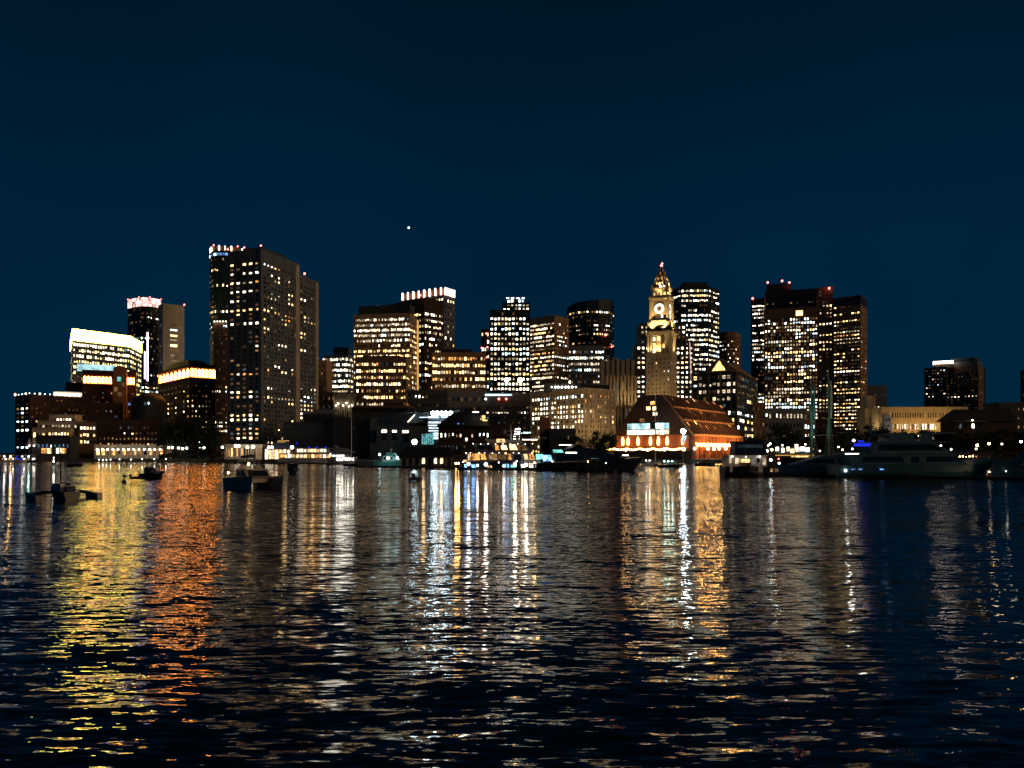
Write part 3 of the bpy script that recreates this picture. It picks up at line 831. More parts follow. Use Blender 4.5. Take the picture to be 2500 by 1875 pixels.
r = tower('amber_banded_office', 'wide office with even amber window bands below the dark brown tower', fV, Z(862,730), 'brown_stone',
  {0: dict(rows='68778678980', cols=20, fw=.9, fh=.6, pal='warm', mbm=26, mt=2, run=4), 1: dict(rows='5555555555', cols=3, pal='warm', mbm=26)})
block(r, 'rooftop_plant', front(1075,1152,738,15), Z(862,730), Z(852,738), 'dark_roof')

# ------------------------------------------------------------------ centre towers
fW = front(1195,1294,900,30)
r = tower('stepped_glass_tower', 'stepped glass tower with a bright white lantern top', fW, Z(758,900), 'dark_glass_wall',
  {0: dict(rows='5888888888888837840', cols=11, fw=.76, fh=.62, pal='white', mbm=60, mt=1, run=4, rec=.15), 3: dict(rows='3'*17, cols=4, pal='white', mbm=60)}, parapet=.6)
tower(None, None, front(1226,1294,903,24), Z(740,903), 'dark_glass_wall', {0: dict(rows='88', cols=7, fw=.74, fh=.58, pal='white', mbm=.6, mt=.6)}, z0=Z(758,900), root=r)
tower(None, None, front(1237,1281,907,16), Z(727,907), 'steel_gray', {0: dict(rows='9', cols=5, fw=.85, fh=.7, pal='cool', mbm=.6, mt=.6)}, z0=Z(740,900), root=r)
mb = MB()
for px in (1240,1252,1265,1278): mb.box(X(px-4,906),X(px+3,906),905.2,905.8,Z(729,906),Z(727,906))
mb.build('roof_lamps', 'stair', r)
r = tower('red_lit_side_tower', 'narrow dark tower with red lights left of the stepped glass tower', front(1174,1196,905,24), Z(805,905), 'dark_glass_wall',
  {0: dict(rows='84740577767', cols=3, fw=.7, fh=.55, pal='office', mbm=52, mt=1)})
for px, py in ((1176,849),(1190,847),(1188,872),(1187,814)): beacon(r, (X(px,903),903.5,Z(py,903)), .9)
fX = corner(1293,1354,1389,820,50)
r = tower('brown_granite_tower', 'brown granite office tower with warm lit bands and a plain crown', fX, Z(771,820), 'brown_stone',
  {0: dict(rows='94388778888848686685', cols=12, fw=.9, fh=.58, pal='warm', mbm=58, mt=6, run=4), 1: dict(rows='53243243555535352422', cols=7, fw=.6, fh=.5, pal='white', mbm=58, mt=6, run=2)})
ya = [pp(1383,985), pp(1388,968), pp(1404,956), pp(1430,950), pp(1462,950), pp(1490,955), pp(1500,985), pp(1496,1010), pp(1390,1010)]
zc = Z(757,955)
r = tower('curved_dark_tower', 'dark glass tower with a curved sloping crown and scattered lights', ya, zc, 'dark_glass_wall',
  {i: dict(rows='8003220430314125333', cols=[1,2,4,5,5,2,0,0,0][i], fw=.8, fh=.5, pal='home', mbm=80, mt=.5, rec=.15, dark='glass_teal', run=1.5) for i in range(6)}, parapet=.1)
block(r, 'sloping_crown', inset(ya,.995), zc+.1, zc+10, 'dark_glass_wall', zt=[Z(p_,955) for p_ in (747,744,739,736,733,730,730,731,742)])
beacon(r, (X(1478,950),949,Z(818,950)), 1.4); beacon(r, (X(1494,950),952,Z(846,950)), 1.0)
fYb = front(1387,1476,865,30,-2)
tower('white_banded_midrise', 'mid height block with cool white floor bands in front of the curved dark tower', fYb, Z(846,865), 'steel_gray',
  {0: dict(rows='2886458867', cols=16, fw=.9, fh=.5, pal='cool', mbm=55, mt=3, run=4)})
# art deco stone
r = tower('art_deco_stone_tower', 'fluted brown stone tower with gold lit lower ribs left of the clock tower', front(1471,1546,765,24), Z(882,765), 'concrete_tan', {0: dict(rows='0', cols=6, fw=.3, fh=.8, mbm=30, mt=6)})
for i in range(7):
    px = 1472 + 73*i/6; mb = MB(); x_ = X(px,764); mb.box(x_-1.6,x_+1.6,763,764.9,GZ,Z(880 - (5 if i % 2 else 0),764)); mb.build('rib', 'concrete_tan', r)
fd = front(1481,1553,728,18)
tower(None, None, fd, Z(920,728), 'limestone', {0: dict(rows='0010', cols=8, fw=.4, fh=.85, pal='warm', mbm=24, mt=3)}, root=r)
for i in range(9):
    px = 1482 + 70*i/8; x_ = X(px,727); mb = MB(); mb.box(x_-.9,x_+.9,726,727.9,GZ,Z(918,727)+(1.2 if i % 2 else 0)); mb.build('rib', 'limestone', r)
floodlight((X(1500,716),714,Z(990,715)), (X(1512,728),728,Z(945,728)), 5000, label='floodlight at the left foot of the fluted stone tower', spread=120)
floodlight((X(1540,716),714,Z(990,715)), (X(1540,728),728,Z(950,728)), 6500, label='floodlight at the right foot of the fluted stone tower', spread=110)
block_r = tower('plain_rooftop_block', 'dark low roof block between the warehouse and the stone tower', front(1400,1486,640,18), Z(942,640), 'concrete_dark', {})
# residence wings behind the clock tower
r = tower('white_window_residence', 'pale residence with square white windows behind the clock tower', front(1553,1694,775,24), Z(842,775), 'concrete_dark',
  {0: dict(rows='8775567867867', cols=13, fw=.64, fh=.55, pal='white', mbm=50, mt=.8, run=1.6)})
tower(None, None, front(1562,1676,778,20), Z(792,778), 'concrete_dark', {0: dict(rows='9520', cols=10, fw=.66, fh=.6, pal='white', mbm=1, mt=.5, run=1.6)}, z0=Z(842,775), root=r)

# ------------------------------------------------------------------ clock tower
CT = (X(1615,655), 655.0)
rz = R(-26)
ct = empty('clock_tower', 'gold floodlit stone clock tower with pyramid spire and red light', 'clock tower', (CT[0], CT[1], GZ), rz)
def zl(py): return Z(py,655) - GZ
def lbox(mb, w, z0, z1): mb.box(-w/2,w/2,-w/2,w/2,z0,z1)
wins = []
def rotw(x, y): c, s = math.cos(rz), math.sin(rz); return (CT[0]+x*c-y*s, CT[1]+x*s+y*c)
def sqfoot(w): return [rotw(-w/2,-w/2), rotw(w/2,-w/2), rotw(w/2,w/2), rotw(-w/2,w/2)]
mb = MB(); sf = sqfoot(22)
for i in range(4):
    wall_face(mb, sf[i], sf[(i+1)%4], GZ, Z(868,655), wins, **(dict(rows='2201010000000', cols=6, fw=.42, fh=.55, pal='white', mbm=40, mt=2.5, run=1.5) if i < 2 else {}))
mb.build('shaft', 'concrete_tan', ct)
place_windows(ct, wins)
mb = MB(); lbox(mb, 16.5, zl(868), zl(820)); mb.build('colonnade_core', 'limestone', ct, local=True)
mb = MB(); lbox(mb, 23, zl(869.5), zl(866)); mb.build('string_course', 'limestone', ct, local=True)
mb = MB(); lbox(mb, 22, zl(822), zl(817)); lbox(mb, 24, zl(817), zl(815)); lbox(mb, 25.5, zl(815), zl(812.5)); mb.build('entablature', 'pale_stone', ct, local=True)
for side in range(4):
    c, s = math.cos(side*math.pi/2), math.sin(side*math.pi/2)
    if side in (2,): continue
    for i, u in enumerate((-9.2,-6.2,-2.1,2.1,6.2,9.2)):
        x_, y_ = u, -9.9
        if side == 1 and i == 0 or side == 3: pass
        mb = MB(); xx, yy = x_*c-y_*s, x_*s+y_*c
        mb.tube((xx,yy,zl(866)),(xx,yy,zl(822)), .85, .72, n=10); mb.box(xx-1,xx+1,yy-1,yy+1,zl(823.5),zl(821.5)); mb.build('column', 'pale_stone', ct, local=True)
place_windows(ct, [((*rotw(u,-8.35), Z(py,655)), rz, 2.2, 3.6, k, True, False) for u,py,k in ((-4.2,830,'w'),(0,830,'ww'),(-4.2,845,'gold_glow'),(4.2,848,'gold_glow'),(0,855,'gold_glow'),(-4.2,858,'w'))])
mb = MB(); lbox(mb, 21, zl(812.5), zl(803)); mb.build('attic', 'concrete_dark', ct, local=True)
mb = MB(); lbox(mb, 17.5, zl(803), zl(789)); lbox(mb, 18.5, zl(789), zl(786)); mb.build('pedestal', 'limestone', ct, local=True)
for u in (-7.2, 7.2):
    for v in (-7.2, 7.2):
        mb = MB(); mb.frustum(u*1.15, v*1.15, 5.0, 3.2, zl(803), zl(790)); mb.build('corner_scroll', 'pale_stone', ct, local=True)
mb = MB(); lbox(mb, 14.8, zl(786), zl(733)); mb.build('clock_stage', 'limestone', ct, local=True)
for u in (-1, 1):
    for v in (-1, 1):
        mb = MB(); mb.box(u*7.5-1.1,u*7.5+1.1,v*7.5-1.1,v*7.5+1.1,zl(786),zl(735)); mb.build('corner_pilaster', 'pale_stone', ct, local=True)
mb = MB(); lbox(mb, 17.5, zl(735), zl(732)); lbox(mb, 19, zl(732), zl(730)); mb.build('balcony_cornice', 'pale_stone', ct, local=True)
mb = MB()
for side in range(4):
    c, s = math.cos(side*math.pi/2), math.sin(side*math.pi/2)
    for i in range(11):
        x_, y_ = -9+1.8*i, -9; mb.box(x_*c-y_*s-.3, x_*c-y_*s+.3, x_*s+y_*c-.3, x_*s+y_*c+.3, zl(730), zl(726.5))
lbox(mb, 18.8, zl(726.5), zl(725.7)); mb.build('balustrade', 'pale_stone', ct, local=True)
mb = MB(); lbox(mb, 13.5, zl(728), zl(713)); mb.build('loggia', 'limestone', ct, local=True)
place_windows(ct, [((*rotw(u,-6.85), Z(721,655)), rz, 1.6, 2.8, 'gold_glow', True, True) for u in (-4.6,-1.5,1.5,4.6)] +
                  [((*rotw(6.85,u), Z(721,655)), rz+math.pi/2, 1.6, 2.8, 'gold_glow', True, True) for u in (-4.6,-1.5,1.5,4.6)])
mb = MB(); lbox(mb, 14.6, zl(713), zl(710)); lbox(mb, 15.8, zl(710), zl(707.5)); lbox(mb, 16.4, zl(707.5), zl(705.5)); mb.build('spire_cornice', 'pale_stone', ct, local=True)
for u in (-7.4, 7.4):
    for v in (-7.4, 7.4):
        mb = MB(); mb.frustum(u, v, 2.0, .4, zl(705.5), zl(699)); mb.build('corner_finial', 'pale_stone', ct, local=True)
mb = MB(); mb.frustum(0,0,13.6,2.2,zl(705.5),zl(657)); mb.build('pyramid_spire', 'dark_brick', ct, local=True)
for sx, sy in ((-1,-1),(1,-1),(1,1),(-1,1)):
    mb = MB(); mb.tube((sx*6.9,sy*6.9,zl(705.5)),(sx*1.2,sy*1.2,zl(657)), .55, .35, n=6); mb.build('spire_rib', 'pale_stone', ct, local=True)
hT = zl(657)-zl(705.5)
for face in (0, 1):
    for k, (lev, us) in enumerate(((.17,(-.6,0,.6)),(.45,(-.45,.45)),(.72,(0,)))):
        hw = (6.8*(1-lev)+1.1*lev)
        for u in us:
            x_, y_ = u*hw*.75, -hw-.1
            if face: x_, y_ = -y_, x_
            mb = MB(); z_ = zl(705.5)+hT*lev
            mb.box(x_-.7,x_+.7,y_-.7,y_+.7,z_-.6,z_+1.6); mb.frustum(x_,y_,1.6,.1,z_+1.6,z_+2.9); mb.build('dormer', 'pale_stone', ct, local=True)
for u in (1.0, 4.0):
    mb = MB(); mb.ball((u,-7.2,zl(703.5)), .75, 8, 5); mb.build('spire_lamp', 'globe_small', ct, local=True)
mb = MB(); lbox(mb, 3.4, zl(657), zl(655)); lbox(mb, 1.8, zl(655), zl(651)); mb.build('lantern', 'pale_stone', ct, local=True)
mb = MB(); mb.ball((0,0,zl(648.5)), 1.1, 10, 6); mb.ball((.6,0,zl(643.5)), .8, 10, 6); mb.build('red_lamp', 'red_beacon', ct, local=True)
# clock faces (front and right side)
for side in (0, 1):
    def T(x_, z_, o_): return (x_, -7.42-o_, z_) if side == 0 else (7.42+o_, x_, z_)
    def disc(rr, o_, n_=28, r0=0.0):
        mb = MB(); zc_ = zl(757)
        out_ = [T(rr*math.cos(2*math.pi*i/n_), zc_+rr*math.sin(2*math.pi*i/n_), o_) for i in range(n_)]
        if r0 == 0:
            back = [T(rr*math.cos(2*math.pi*i/n_), zc_+rr*math.sin(2*math.pi*i/n_), o_-.2) for i in range(n_)]
            mb.add(out_+back, [tuple(range(n_))]+[(i,i+n_,(i+1)%n_+n_,(i+1)%n_) for i in range(n_)])
        else:
            inn_ = [T(r0*math.cos(2*math.pi*i/n_), zc_+r0*math.sin(2*math.pi*i/n_), o_) for i in range(n_)]
            mb.add(out_+inn_, [(i,(i+1)%n_,(i+1)%n_+n_,i+n_) for i in range(n_)])
        return mb
    cf = disc(4.4, .25).build('clock_face', 'clock_white', ct, local=True)
    disc(4.8, .3, r0=4.35).build('bezel', 'limestone', cf, local=True)
    disc(2.3, .31, r0=0.0).build('inner_dial', 'limestone', cf, local=True)
    for h_ in range(12):
        a = 2*math.pi*h_/12
        mb = MB(); c, s = math.sin(a), math.cos(a); zc_ = zl(757)
        pr_ = [(-.22,2.6),(.22,2.6),(.26,4.1),(-.26,4.1)]
        mb.add([T(u*s+v*c, zc_-u*c+v*s, .34) for u, v in pr_], [(0,1,2,3)]); mb.build('hour_mark', 'black_metal', cf, local=True)
    for a, ln, w_ in ((R(305),2.4,.32),(R(215),3.6,.24)):
        mb = MB(); c, s = math.sin(a), math.cos(a); zc_ = zl(757)
        pr_ = [(-w_,-.5),(w_,-.5),(w_*.4,ln),(-w_*.4,ln)]
        mb.add([T(u*s+v*c, zc_-u*c+v*s, .4) for u, v in pr_], [(0,1,2,3)]); mb.build('clock_hand', 'black_metal', cf, local=True)
    for u in (-2.4, 0, 2.4):
        mb = MB(); mb.add([T(u-.8, zl(779), .1), T(u+.8, zl(779), .1), T(u+.8, zl(771), .1), T(u-.8, zl(771), .1)], [(0,1,2,3)])
        mb.build('louvre_window', 'w' if u == 2.4 else 'd', ct, local=True)
# floodlights standing on the ledges
gold = (1.0, 0.66, 0.24)
for (x_, y_, pz, tx, ty, tz, wt) in ((-5,-12.4,811,-3,-7,742,36000),(5,-12.4,811,3,-7,742,36000),(12.4,0,811,7,0,742,36000),
                               (0,-10.2,725,0,-7,700,5000),(10.2,0,725,7,0,700,5000),(0,-9.6,704,0,-3,672,8000),(9.6,0,704,3,0,672,8000),
                               (0,-13,866,0,-8,835,13000),(13,0,866,8,0,835,13000),(-8,-13,866,-8,-9,835,8000)):
    a, b = rotw(x_, y_), rotw(tx, ty)
    floodlight((a[0],a[1],Z(pz,655)+.6), (b[0],b[1],Z(tz,655)), wt, gold, 110, parent=ct)

for i, (x_, y_) in enumerate(((-9,-34),(9,-34),(34,0))):
    a, b = rotw(x_, y_), rotw(0,0)
    floodlight((a[0],a[1],Z(985,640)), (b[0],b[1],Z(915,655)), 10000, (1,.64,.26), 90, label='roof floodlight washing the clock tower shaft from the ' + ('left front','right front','right side')[i])

# ------------------------------------------------------------------ right of the clock tower
f60 = [pp(1632,850), pp(1662,830), pp(1730,828), pp(1757,850), pp(1750,885), pp(1640,885)]
r = tower('chamfered_glass_tower', 'dark chamfered glass tower with white floor bands right of the clock tower', f60, Z(702,830), 'dark_glass_wall',
  {0: dict(rows='35443'*4+'5544', cols=5, fw=.86, fh=.5, pal='white', mbm=56, mt=1), 1: dict(rows='865648428999778869699975', cols=12, fw=.9, fh=.52, pal='white', mbm=56, mt=1, run=4, rec=.15), 2: dict(rows='543248667789888887777654', cols=5, fw=.86, fh=.5, pal='white', mbm=56, mt=1)})
block(r, 'rooftop_plant', front(1670,1727,836,20), Z(702,830), Z(689,836), 'dark_roof')
pl_ = empty('lit_flagpole', 'tall thin pink lit pole in front of the glass tower', 'flagpole', (X(1689,600),600,GZ))
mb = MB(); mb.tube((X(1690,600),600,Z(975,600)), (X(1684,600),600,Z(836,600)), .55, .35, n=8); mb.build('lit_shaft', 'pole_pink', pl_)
mb = MB(); mb.tube((X(1690.6,600),600,GZ), (X(1690,600),600,Z(975,600)), .6, .55, n=8); mb.build('base_shaft', 'steel_gray', pl_)
fD = [pp(1749,965), pp(1775,955), pp(1795,955), pp(1808,975), pp(1800,1000), pp(1752,1000)]
r = tower('balcony_residence', 'brown curved residence with balcony bands beyond the glass tower', fD, Z(813,960), 'brown_stone',
  {i: dict(rows='0343233010010', cols=[4,4,3][i], fw=.6, fh=.5, pal='white', mbm=86, mt=3, run=1.5) for i in range(3)})
for k in range(12):
    z_ = Z(820,960)-3 - k*4.2
    mb = MB(); ff = [tuple(Vector(p_) + Vector((0,-1.4))) for p_ in fD[:4]] + [fD[3], fD[0]]
    mb.prism(ff, z_, z_+1.0); mb.build('balcony', 'brown_stone', r)
# pedimented office
fA = corner(1690,1799,1850,560,62)
zA = Z(908,560)
r = tower('pedimented_glass_office', 'glass office with a lit triangular pediment and brown piers', fA, zA, 'dark_glass_wall',
  {0: dict(rows='15371941747', cols=9, fw=.9, fh=.62, pal='office', mbm=4, mt=.6, dark='glass_teal', rec=.15, run=3), 1: dict(rows='02361923641', cols=9, fw=.9, fh=.6, pal='office', mbm=4, mt=.6, dark='glass_teal', rec=.15, run=3)}, parapet=.4)
c_, l_ = Vector(fA[1]), Vector(fA[0]); d = (l_-c_).normalized(); wA = (l_-c_).length; q = Vector((d.y,-d.x))
if q.y > 0: q = -q
for t in (0, .12, .36, .62, .86, 1):
    a = c_.lerp(l_, t); mb = MB(); mb.prism([tuple(a-d*.7+q*.8),tuple(a-d*.7),tuple(a+d*.7),tuple(a+d*.7+q*.8)][::-1], GZ, zA+1); mb.build('pier', 'brown_stone', r)
for k in (3.0, 17.0, 31.0, 45.0):
    mb = MB(); mb.prism([tuple(c_+q*.55),tuple(l_+q*.55),tuple(l_),tuple(c_)], zA-k-.8, zA-k); mb.build('floor_band', 'steel_gray', r)
g0, g1 = c_.lerp(l_, -.02), c_.lerp(l_, .78); gm = c_.lerp(l_, .38); zg = Z(871,562)
eb = (Vector(fA[2])-c_)
mb = MB()
fr = [(*(g0+q*1.1),zA+.5),(*(g1+q*1.1),zA+.5),(*(gm+q*1.1),zg)]; bk = [(*(g0+eb),zA+.5),(*(g1+eb),zA+.5),(*(gm+eb),zg)]
mb.add(fr+bk, [(0,2,1),(3,4,5),(0,1,4,3),(1,2,5,4),(2,0,3,5)]); mb.build('gable_roof', 'brown_stone', r)
def gp(t, z): v = c_.lerp(l_, t)+q*1.25; return (v.x, v.y, z)
mb = MB(); mb.add([gp(.24,zA+1.6),gp(.54,zA+1.6),gp(.46,zA+5.6),gp(.38,zg-2.4),gp(.31,zA+5.6)], [(0,1,2,3,4)][::1]); mb.build('pediment_window', 'gold_glow', r)
mb = MB()
for t in (.31,.385,.46): 
    a = gp(t, 0); mb.box(a[0]-.15,a[0]+.15,a[1]-.25,a[1]+.02,zA+1.6,zg-2.6 if abs(t-.385)<.01 else zA+5.4)
a, b = gp(.24,0), gp(.54,0); mb.add([(a[0],a[1]-.2,zA+3.6),(b[0],b[1]-.2,zA+3.6),(b[0],b[1]-.2,zA+3.9),(a[0],a[1]-.2,zA+3.9)],[(0,1,2,3)])
mb.build('mullions', 'brown_stone', r)

# brown twin tower group
r = tower('black_slab_tower', 'black slab tower with white window bands and a red beacon', front(1835,1872,905,30,-16), Z(731,905), 'dark_glass_wall',
  {0: dict(rows='09991020809989441010221027899099', cols=7, fw=.9, fh=.55, pal='white', mbm=40, mt=1.5, run=8)})
beacon(r, (X(1837,904),903,Z(729,904)), 1.3)
fM = front(1866,1998,830,22,-17)
zM = Z(757,830)
r = tower('brown_punched_window_tower', 'big brown tower with square punched windows and red rooftop beacons', fM, zM, 'brown_granite',
  {0: dict(rows='35545571284528323215938899952211', cols=19, fw=.74, fh=.76, pal='office', mbm=24, mt=10, run=3, dim=.6)})
b2 = front(1868,2034,862,36,-17)
tower(None, None, b2, Z(710,855), 'black_metal', {0: dict(rows='09', cols=22, fw=.8, fh=.35, pal='warm', mbm=Z(757,855)-GZ-2, mt=11, run=5)}, root=r)
block(r, 'rooftop_plant', front(1872,1931,868,22,-17), Z(710,855), Z(692,862), 'black_metal')
fr_ = front(1997,2034,822,20,-17)
tower(None, None, fr_, Z(716,848), 'brown_granite', {0: dict(rows='0000909007004095200421300021119967200000', cols=4, fw=.6, fh=.55, pal='office', mbm=24, mt=2, run=3)}, root=r)
for px, py, y_ in ((1874,690,868),(1909,686,866),(1927,690,852),(2024,704,816)): beacon(r, (X(px,y_),y_-.5,Z(py,y_)), 1.2)
place_windows(r, [((Vector(fM[0]).lerp(Vector(fM[1]),.65).x, Vector(fM[0]).lerp(Vector(fM[1]),.65).y-.4, Z(764,818)), R(-17), 7.0, 5.6, 'shop', True, False)])
fG = corner(2034,2101,2117,800,50)
r = tower('banded_brown_tower', 'brown banded tower with white strip windows at the right of the towers', fG, Z(722,800), 'brown_stone',
  {0: dict(rows='5-4-721889926357146117196178889868211', cols=9, fw=.88, fh=.45, pal='warm', mbm=20, mt=8, run=3, dim=.45), 1: dict(rows='0-0-000000100011000003001100101010000', cols=3, fw=.8, fh=.45, pal='warm', mbm=20, mt=8)})
block(r, 'dark_crown', inset(fG,1.004), Z(742,800), Z(721,800), 'black_metal')

# low blocks at their feet
tower('gray_arched_block', 'low gray stone block with one bright window row under the brown towers', front(1866,1963,640,14), Z(999,640), 'steel_gray', {0: dict(rows='8100', cols=11, fw=.6, fh=.6, pal='white', mbm=8, mt=2, run=3)})
tower('small_brown_block', 'small brown block with nine white windows beside the gray block', front(1962,1992,642,12), Z(1004,642), 'brown_stone', {0: dict(rows='5990', cols=4, fw=.6, fh=.55, pal='white', mbm=6, mt=1)})
tower('brown_infill_block', 'brown block below the pedimented office near the trees', front(1836,1868,620,14), Z(985,620), 'brown_granite', {0: dict(rows='111100', cols=5, fw=.6, fh=.5, pal='warm', mbm=4, mt=1)})
r = tower('gold_lit_corner_block', 'gold lit stone block with a tall square chimney stack', front(2112,2180,690,16), Z(1000,690), 'limestone', {0: dict(rows='00', cols=9, fw=.4, fh=.5, mbm=8, mt=2)})
block(r, 'chimney_stack', front(2133,2137,688,3), GZ, Z(968,688), 'limestone')
block(r, 'upper_stage', front(2118,2134,700,10), GZ, Z(966,700), 'limestone')
tower('gray_background_block', 'plain gray block with white lights behind the gold lit block', front(2116,2166,830,20), Z(943,830), 'concrete_gray', {0: dict(rows='000530100', cols=6, fw=.5, fh=.4, pal='white', mbm=40, mt=8)})
fJ = front(2150,2364,660,16)
r = tower('gold_market_hall', 'long gold lit market hall with a row of arched windows', fJ, Z(996,660), 'limestone',
  {0: dict(rows='0774', cols=34, fw=.6, fh=.62, pal='white', mbm=2, mt=1.5, run=1.6, arch=True)}, parapet=1)
for i, (x_, wt) in enumerate(((2190,1500),(2235,1900),(2280,1900),(2325,1500))):
    floodlight((X(x_,644),643,Z(1062,643)), (X(x_,660),660,Z(1018,660)), wt*6.0, (1,.58,.18), label='floodlight before the gold market hall, number %s from the white cupola' % ('one','two','three','four')[i], spread=130)
floodlight((X(2125,660),662,Z(1050,660)), (X(2130,690),690,Z(1010,690)), 7000, label='floodlight before the gold lit corner block', spread=130)
# white cupola
cu = empty('white_cupola', 'small white cupola tower in front of the gold market hall', 'cupola', (X(2164,640),640,GZ))
x_, y_ = X(2164,640), 640
mb = MB(); mb.box(x_-3,x_+3,y_-3,y_+3,GZ,Z(1033,640)); mb.box(x_-3.3,x_+3.3,y_-3.3,y_+3.3,Z(1034,640),Z(1033,640)); mb.box(x_-2.6,x_+2.6,y_-2.6,y_+2.6,Z(1033,640),Z(1018,640)); mb.box(x_-3,x_+3,y_-3,y_+3,Z(1018,640),Z(1016,640)); mb.build('stage', 'white_paint', cu)
mb = MB(); mb.frustum(x_,y_,5.6,1.2,Z(1016,640),Z(1010,640)); mb.tube((x_,y_,Z(1010,640)),(x_,y_,Z(1004,640)),.15); mb.build('cap_roof', 'white_paint', cu)
place_windows(cu, [((x_+u,y_-2.62,Z(1025,640)),0,1.2,3.0,'glass',False,True) for u in (-1.1,1.1)] + [((x_,y_-3.02,Z(1040,640)),0,1.4,2.2,'glass',False,True)])
floodlight((x_-2,y_-14,Z(1062,628)), (x_,y_,Z(1028,640)), 500, (0.85,0.95,1.0), 80, label='white floodlight in front of the small cupola')
# government pair on the right
fGO = front(2257,2311,900,24,-30)
r = tower('dark_glass_office', 'dark glass office with a lit rooftop strip at the right', front(2257,2311,900,24,-30), Z(900,900), 'black_metal',
  {0: dict(rows='2136044021', cols=7, fw=.84, fh=.42, pal='office', mbm=70, mt=1.2, run=2)})
for t in (0,.33,.66,1): 
    a = Vector(fGO[0]).lerp(Vector(fGO[1]), t); mb = MB(); mb.box(a.x-.5,a.x+.5,a.y-.9,a.y-.02,GZ,Z(899,900)); mb.build('mullion_rib', 'concrete_gray', r)
block(r, 'rooftop_storey', front(2279,2326,903,14,-30), Z(900,900), Z(889,905), 'concrete_tan')
mb = MB(); mb.prism(front(2278,2327,902.5,15,-30), Z(889,904)+.1, Z(883,904)); mb.build('roof_light_strip', 'crown_white', r)
r = tower('ribbed_concrete_tower', 'brown ribbed concrete tower with a dark rounded top at the right', corner(2310,2388,2402,880,45), Z(893,880), 'brown_granite',
  {0: dict(rows='000310020000', cols=9, fw=.5, fh=.45, pal='white', mbm=56, mt=10, run=2), 1: dict(rows='0'*8, cols=3, mbm=50, mt=10)})
fK = corner(2310,2388,2402,880,45)
for i in range(10):
    a = Vector(fK[0]).lerp(Vector(fK[1]), i/9); mb = MB(); mb.box(a.x-.8,a.x+.8,a.y-1.3,a.y-.15,GZ,Z(906,880)); mb.build('rib', 'brown_stone', r)
block(r, 'upper_storey', inset(fK,.92), Z(893,880), Z(880,880), 'concrete_gray'); block(r, 'rooftop_plant', inset(fK,.75), Z(880,880), Z(871,880), 'dark_roof')
block(r, 'rear_stair', front(2390,2406,905,10), GZ, Z(897,905), 'dark_roof')
tower('edge_tower', 'lit tower cut by the right edge of the view', front(2491,2560,820,24,-36), Z(906,820), 'brown_stone', {0: dict(rows='030500709', cols=14, fw=.7, fh=.5, pal='warm', mbm=46, mt=4)})
# dark gabled warehouse right
r = empty('dark_gabled_warehouse', 'dark gabled warehouse with one bright lamp at the right', 'building', (X(2330,520),520,GZ))
mb = MB(); mb.prism(front(2328,2480,520,16), GZ, Z(1028,520)); mb.build('wall', 'dark_brick', r)
fq = front(2322,2486,518,20); z0_, z1_ = Z(1028,520), Z(999,526)
a, b, c, d_ = [Vector(p_) for p_ in fq]; m0, m1 = (a+d_)/2 + (b-a)*.16, (b+c)/2
mb = MB(); mb.add([(*a,z0_),(*b,z0_),(*c,z0_),(*d_,z0_),(*m0,z1_),(*m1,z1_)], [(0,1,5,4),(2,3,4,5),(3,0,4),(1,2,5),(3,2,1,0)]); mb.build('roof', 'dark_roof', r)
mb = MB(); mb.box(X(2326,517.6),X(2415,517.6),517.5,518.1,Z(1029,517),Z(1027.5,517)); mb.build('gutter', 'steel_gray', r)
place_windows(r, [((X(px,519.8),519.9,Z(1040,520)),0,1.6,3.0,k,k!='glass',False) for px,k in ((2345,'dc'),(2358,'glass'),(2376,'w'),(2392,'glass'))])
mb = MB(); mb.ball((X(2374,517),516.9,Z(1026,517)), .5, 8, 5); mb.build('eave_lamp', 'globe_small', r)
tower('dark_shed', 'plain dark shed at the right edge beyond the warehouse', front(2440,2560,560,20), Z(985,560), 'dark_roof', {0: dict(rows='000', cols=9, fw=.4, fh=.4, mbm=20)})

# ------------------------------------------------------------------ stone warehouse and foreground buildings
fO = corner(1297,1426,1501,520,38)
r = tower('stone_warehouse', 'brown stone warehouse with deep cornice and rows of paired windows', fO, Z(950,520), 'limestone',
  {0: dict(rows='918597642131', cols=18, fw=.8, fh=.72, pal='office', mbm=3, mt=2.8, run=3, rec=.5), 1: dict(rows='323254211110', cols=12, fw=.62, fh=.74, pal='warm', mbm=3, mt=2.8, run=1.5, rec=.6)})
c_ = Vector(fO[1])
for (a, b) in ((fO[0],fO[1]),(fO[1],fO[2])):
    a, b = Vector(a), Vector(b); d = (b-a).normalized(); q = Vector((d.y,-d.x)); n_ = 8
    mb = MB(); mb.prism([tuple(a+q*1.2-d*1.0),tuple(b+q*1.2+d*1.0),tuple(b),tuple(a)], Z(950,520)-.3, Z(950,520)+1.0); mb.build('cornice', 'pale_stone', r)
    mb = MB(); mb.prism([tuple(a+q*.4),tuple(b+q*.4),tuple(b),tuple(a)], Z(972,520)-.4, Z(972,520)+.1); mb.build('string_course', 'pale_stone', r)
    for i in range(n_+1):
        t = a.lerp(b, i/n_); mb = MB(); mb.prism([tuple(t-d*.5+q*.45),tuple(t+d*.5+q*.45),tuple(t+d*.5),tuple(t-d*.5)], GZ, Z(951,520)-.3); mb.build('pilaster', 'limestone', r)
block(r, 'roof_house', front(1330,1420,545,10), Z(950,520), Z(936,545), 'concrete_dark')
for i, px in enumerate((1347,1356,1363,1372,1381,1388,1397,1406)):
    mb = MB(); mb.ball((X(px,544),544.2,Z(945,544)), .75 if i not in (0,7) else .5, 8, 5); mb.build('roof_lamp', 'globe_small', r)
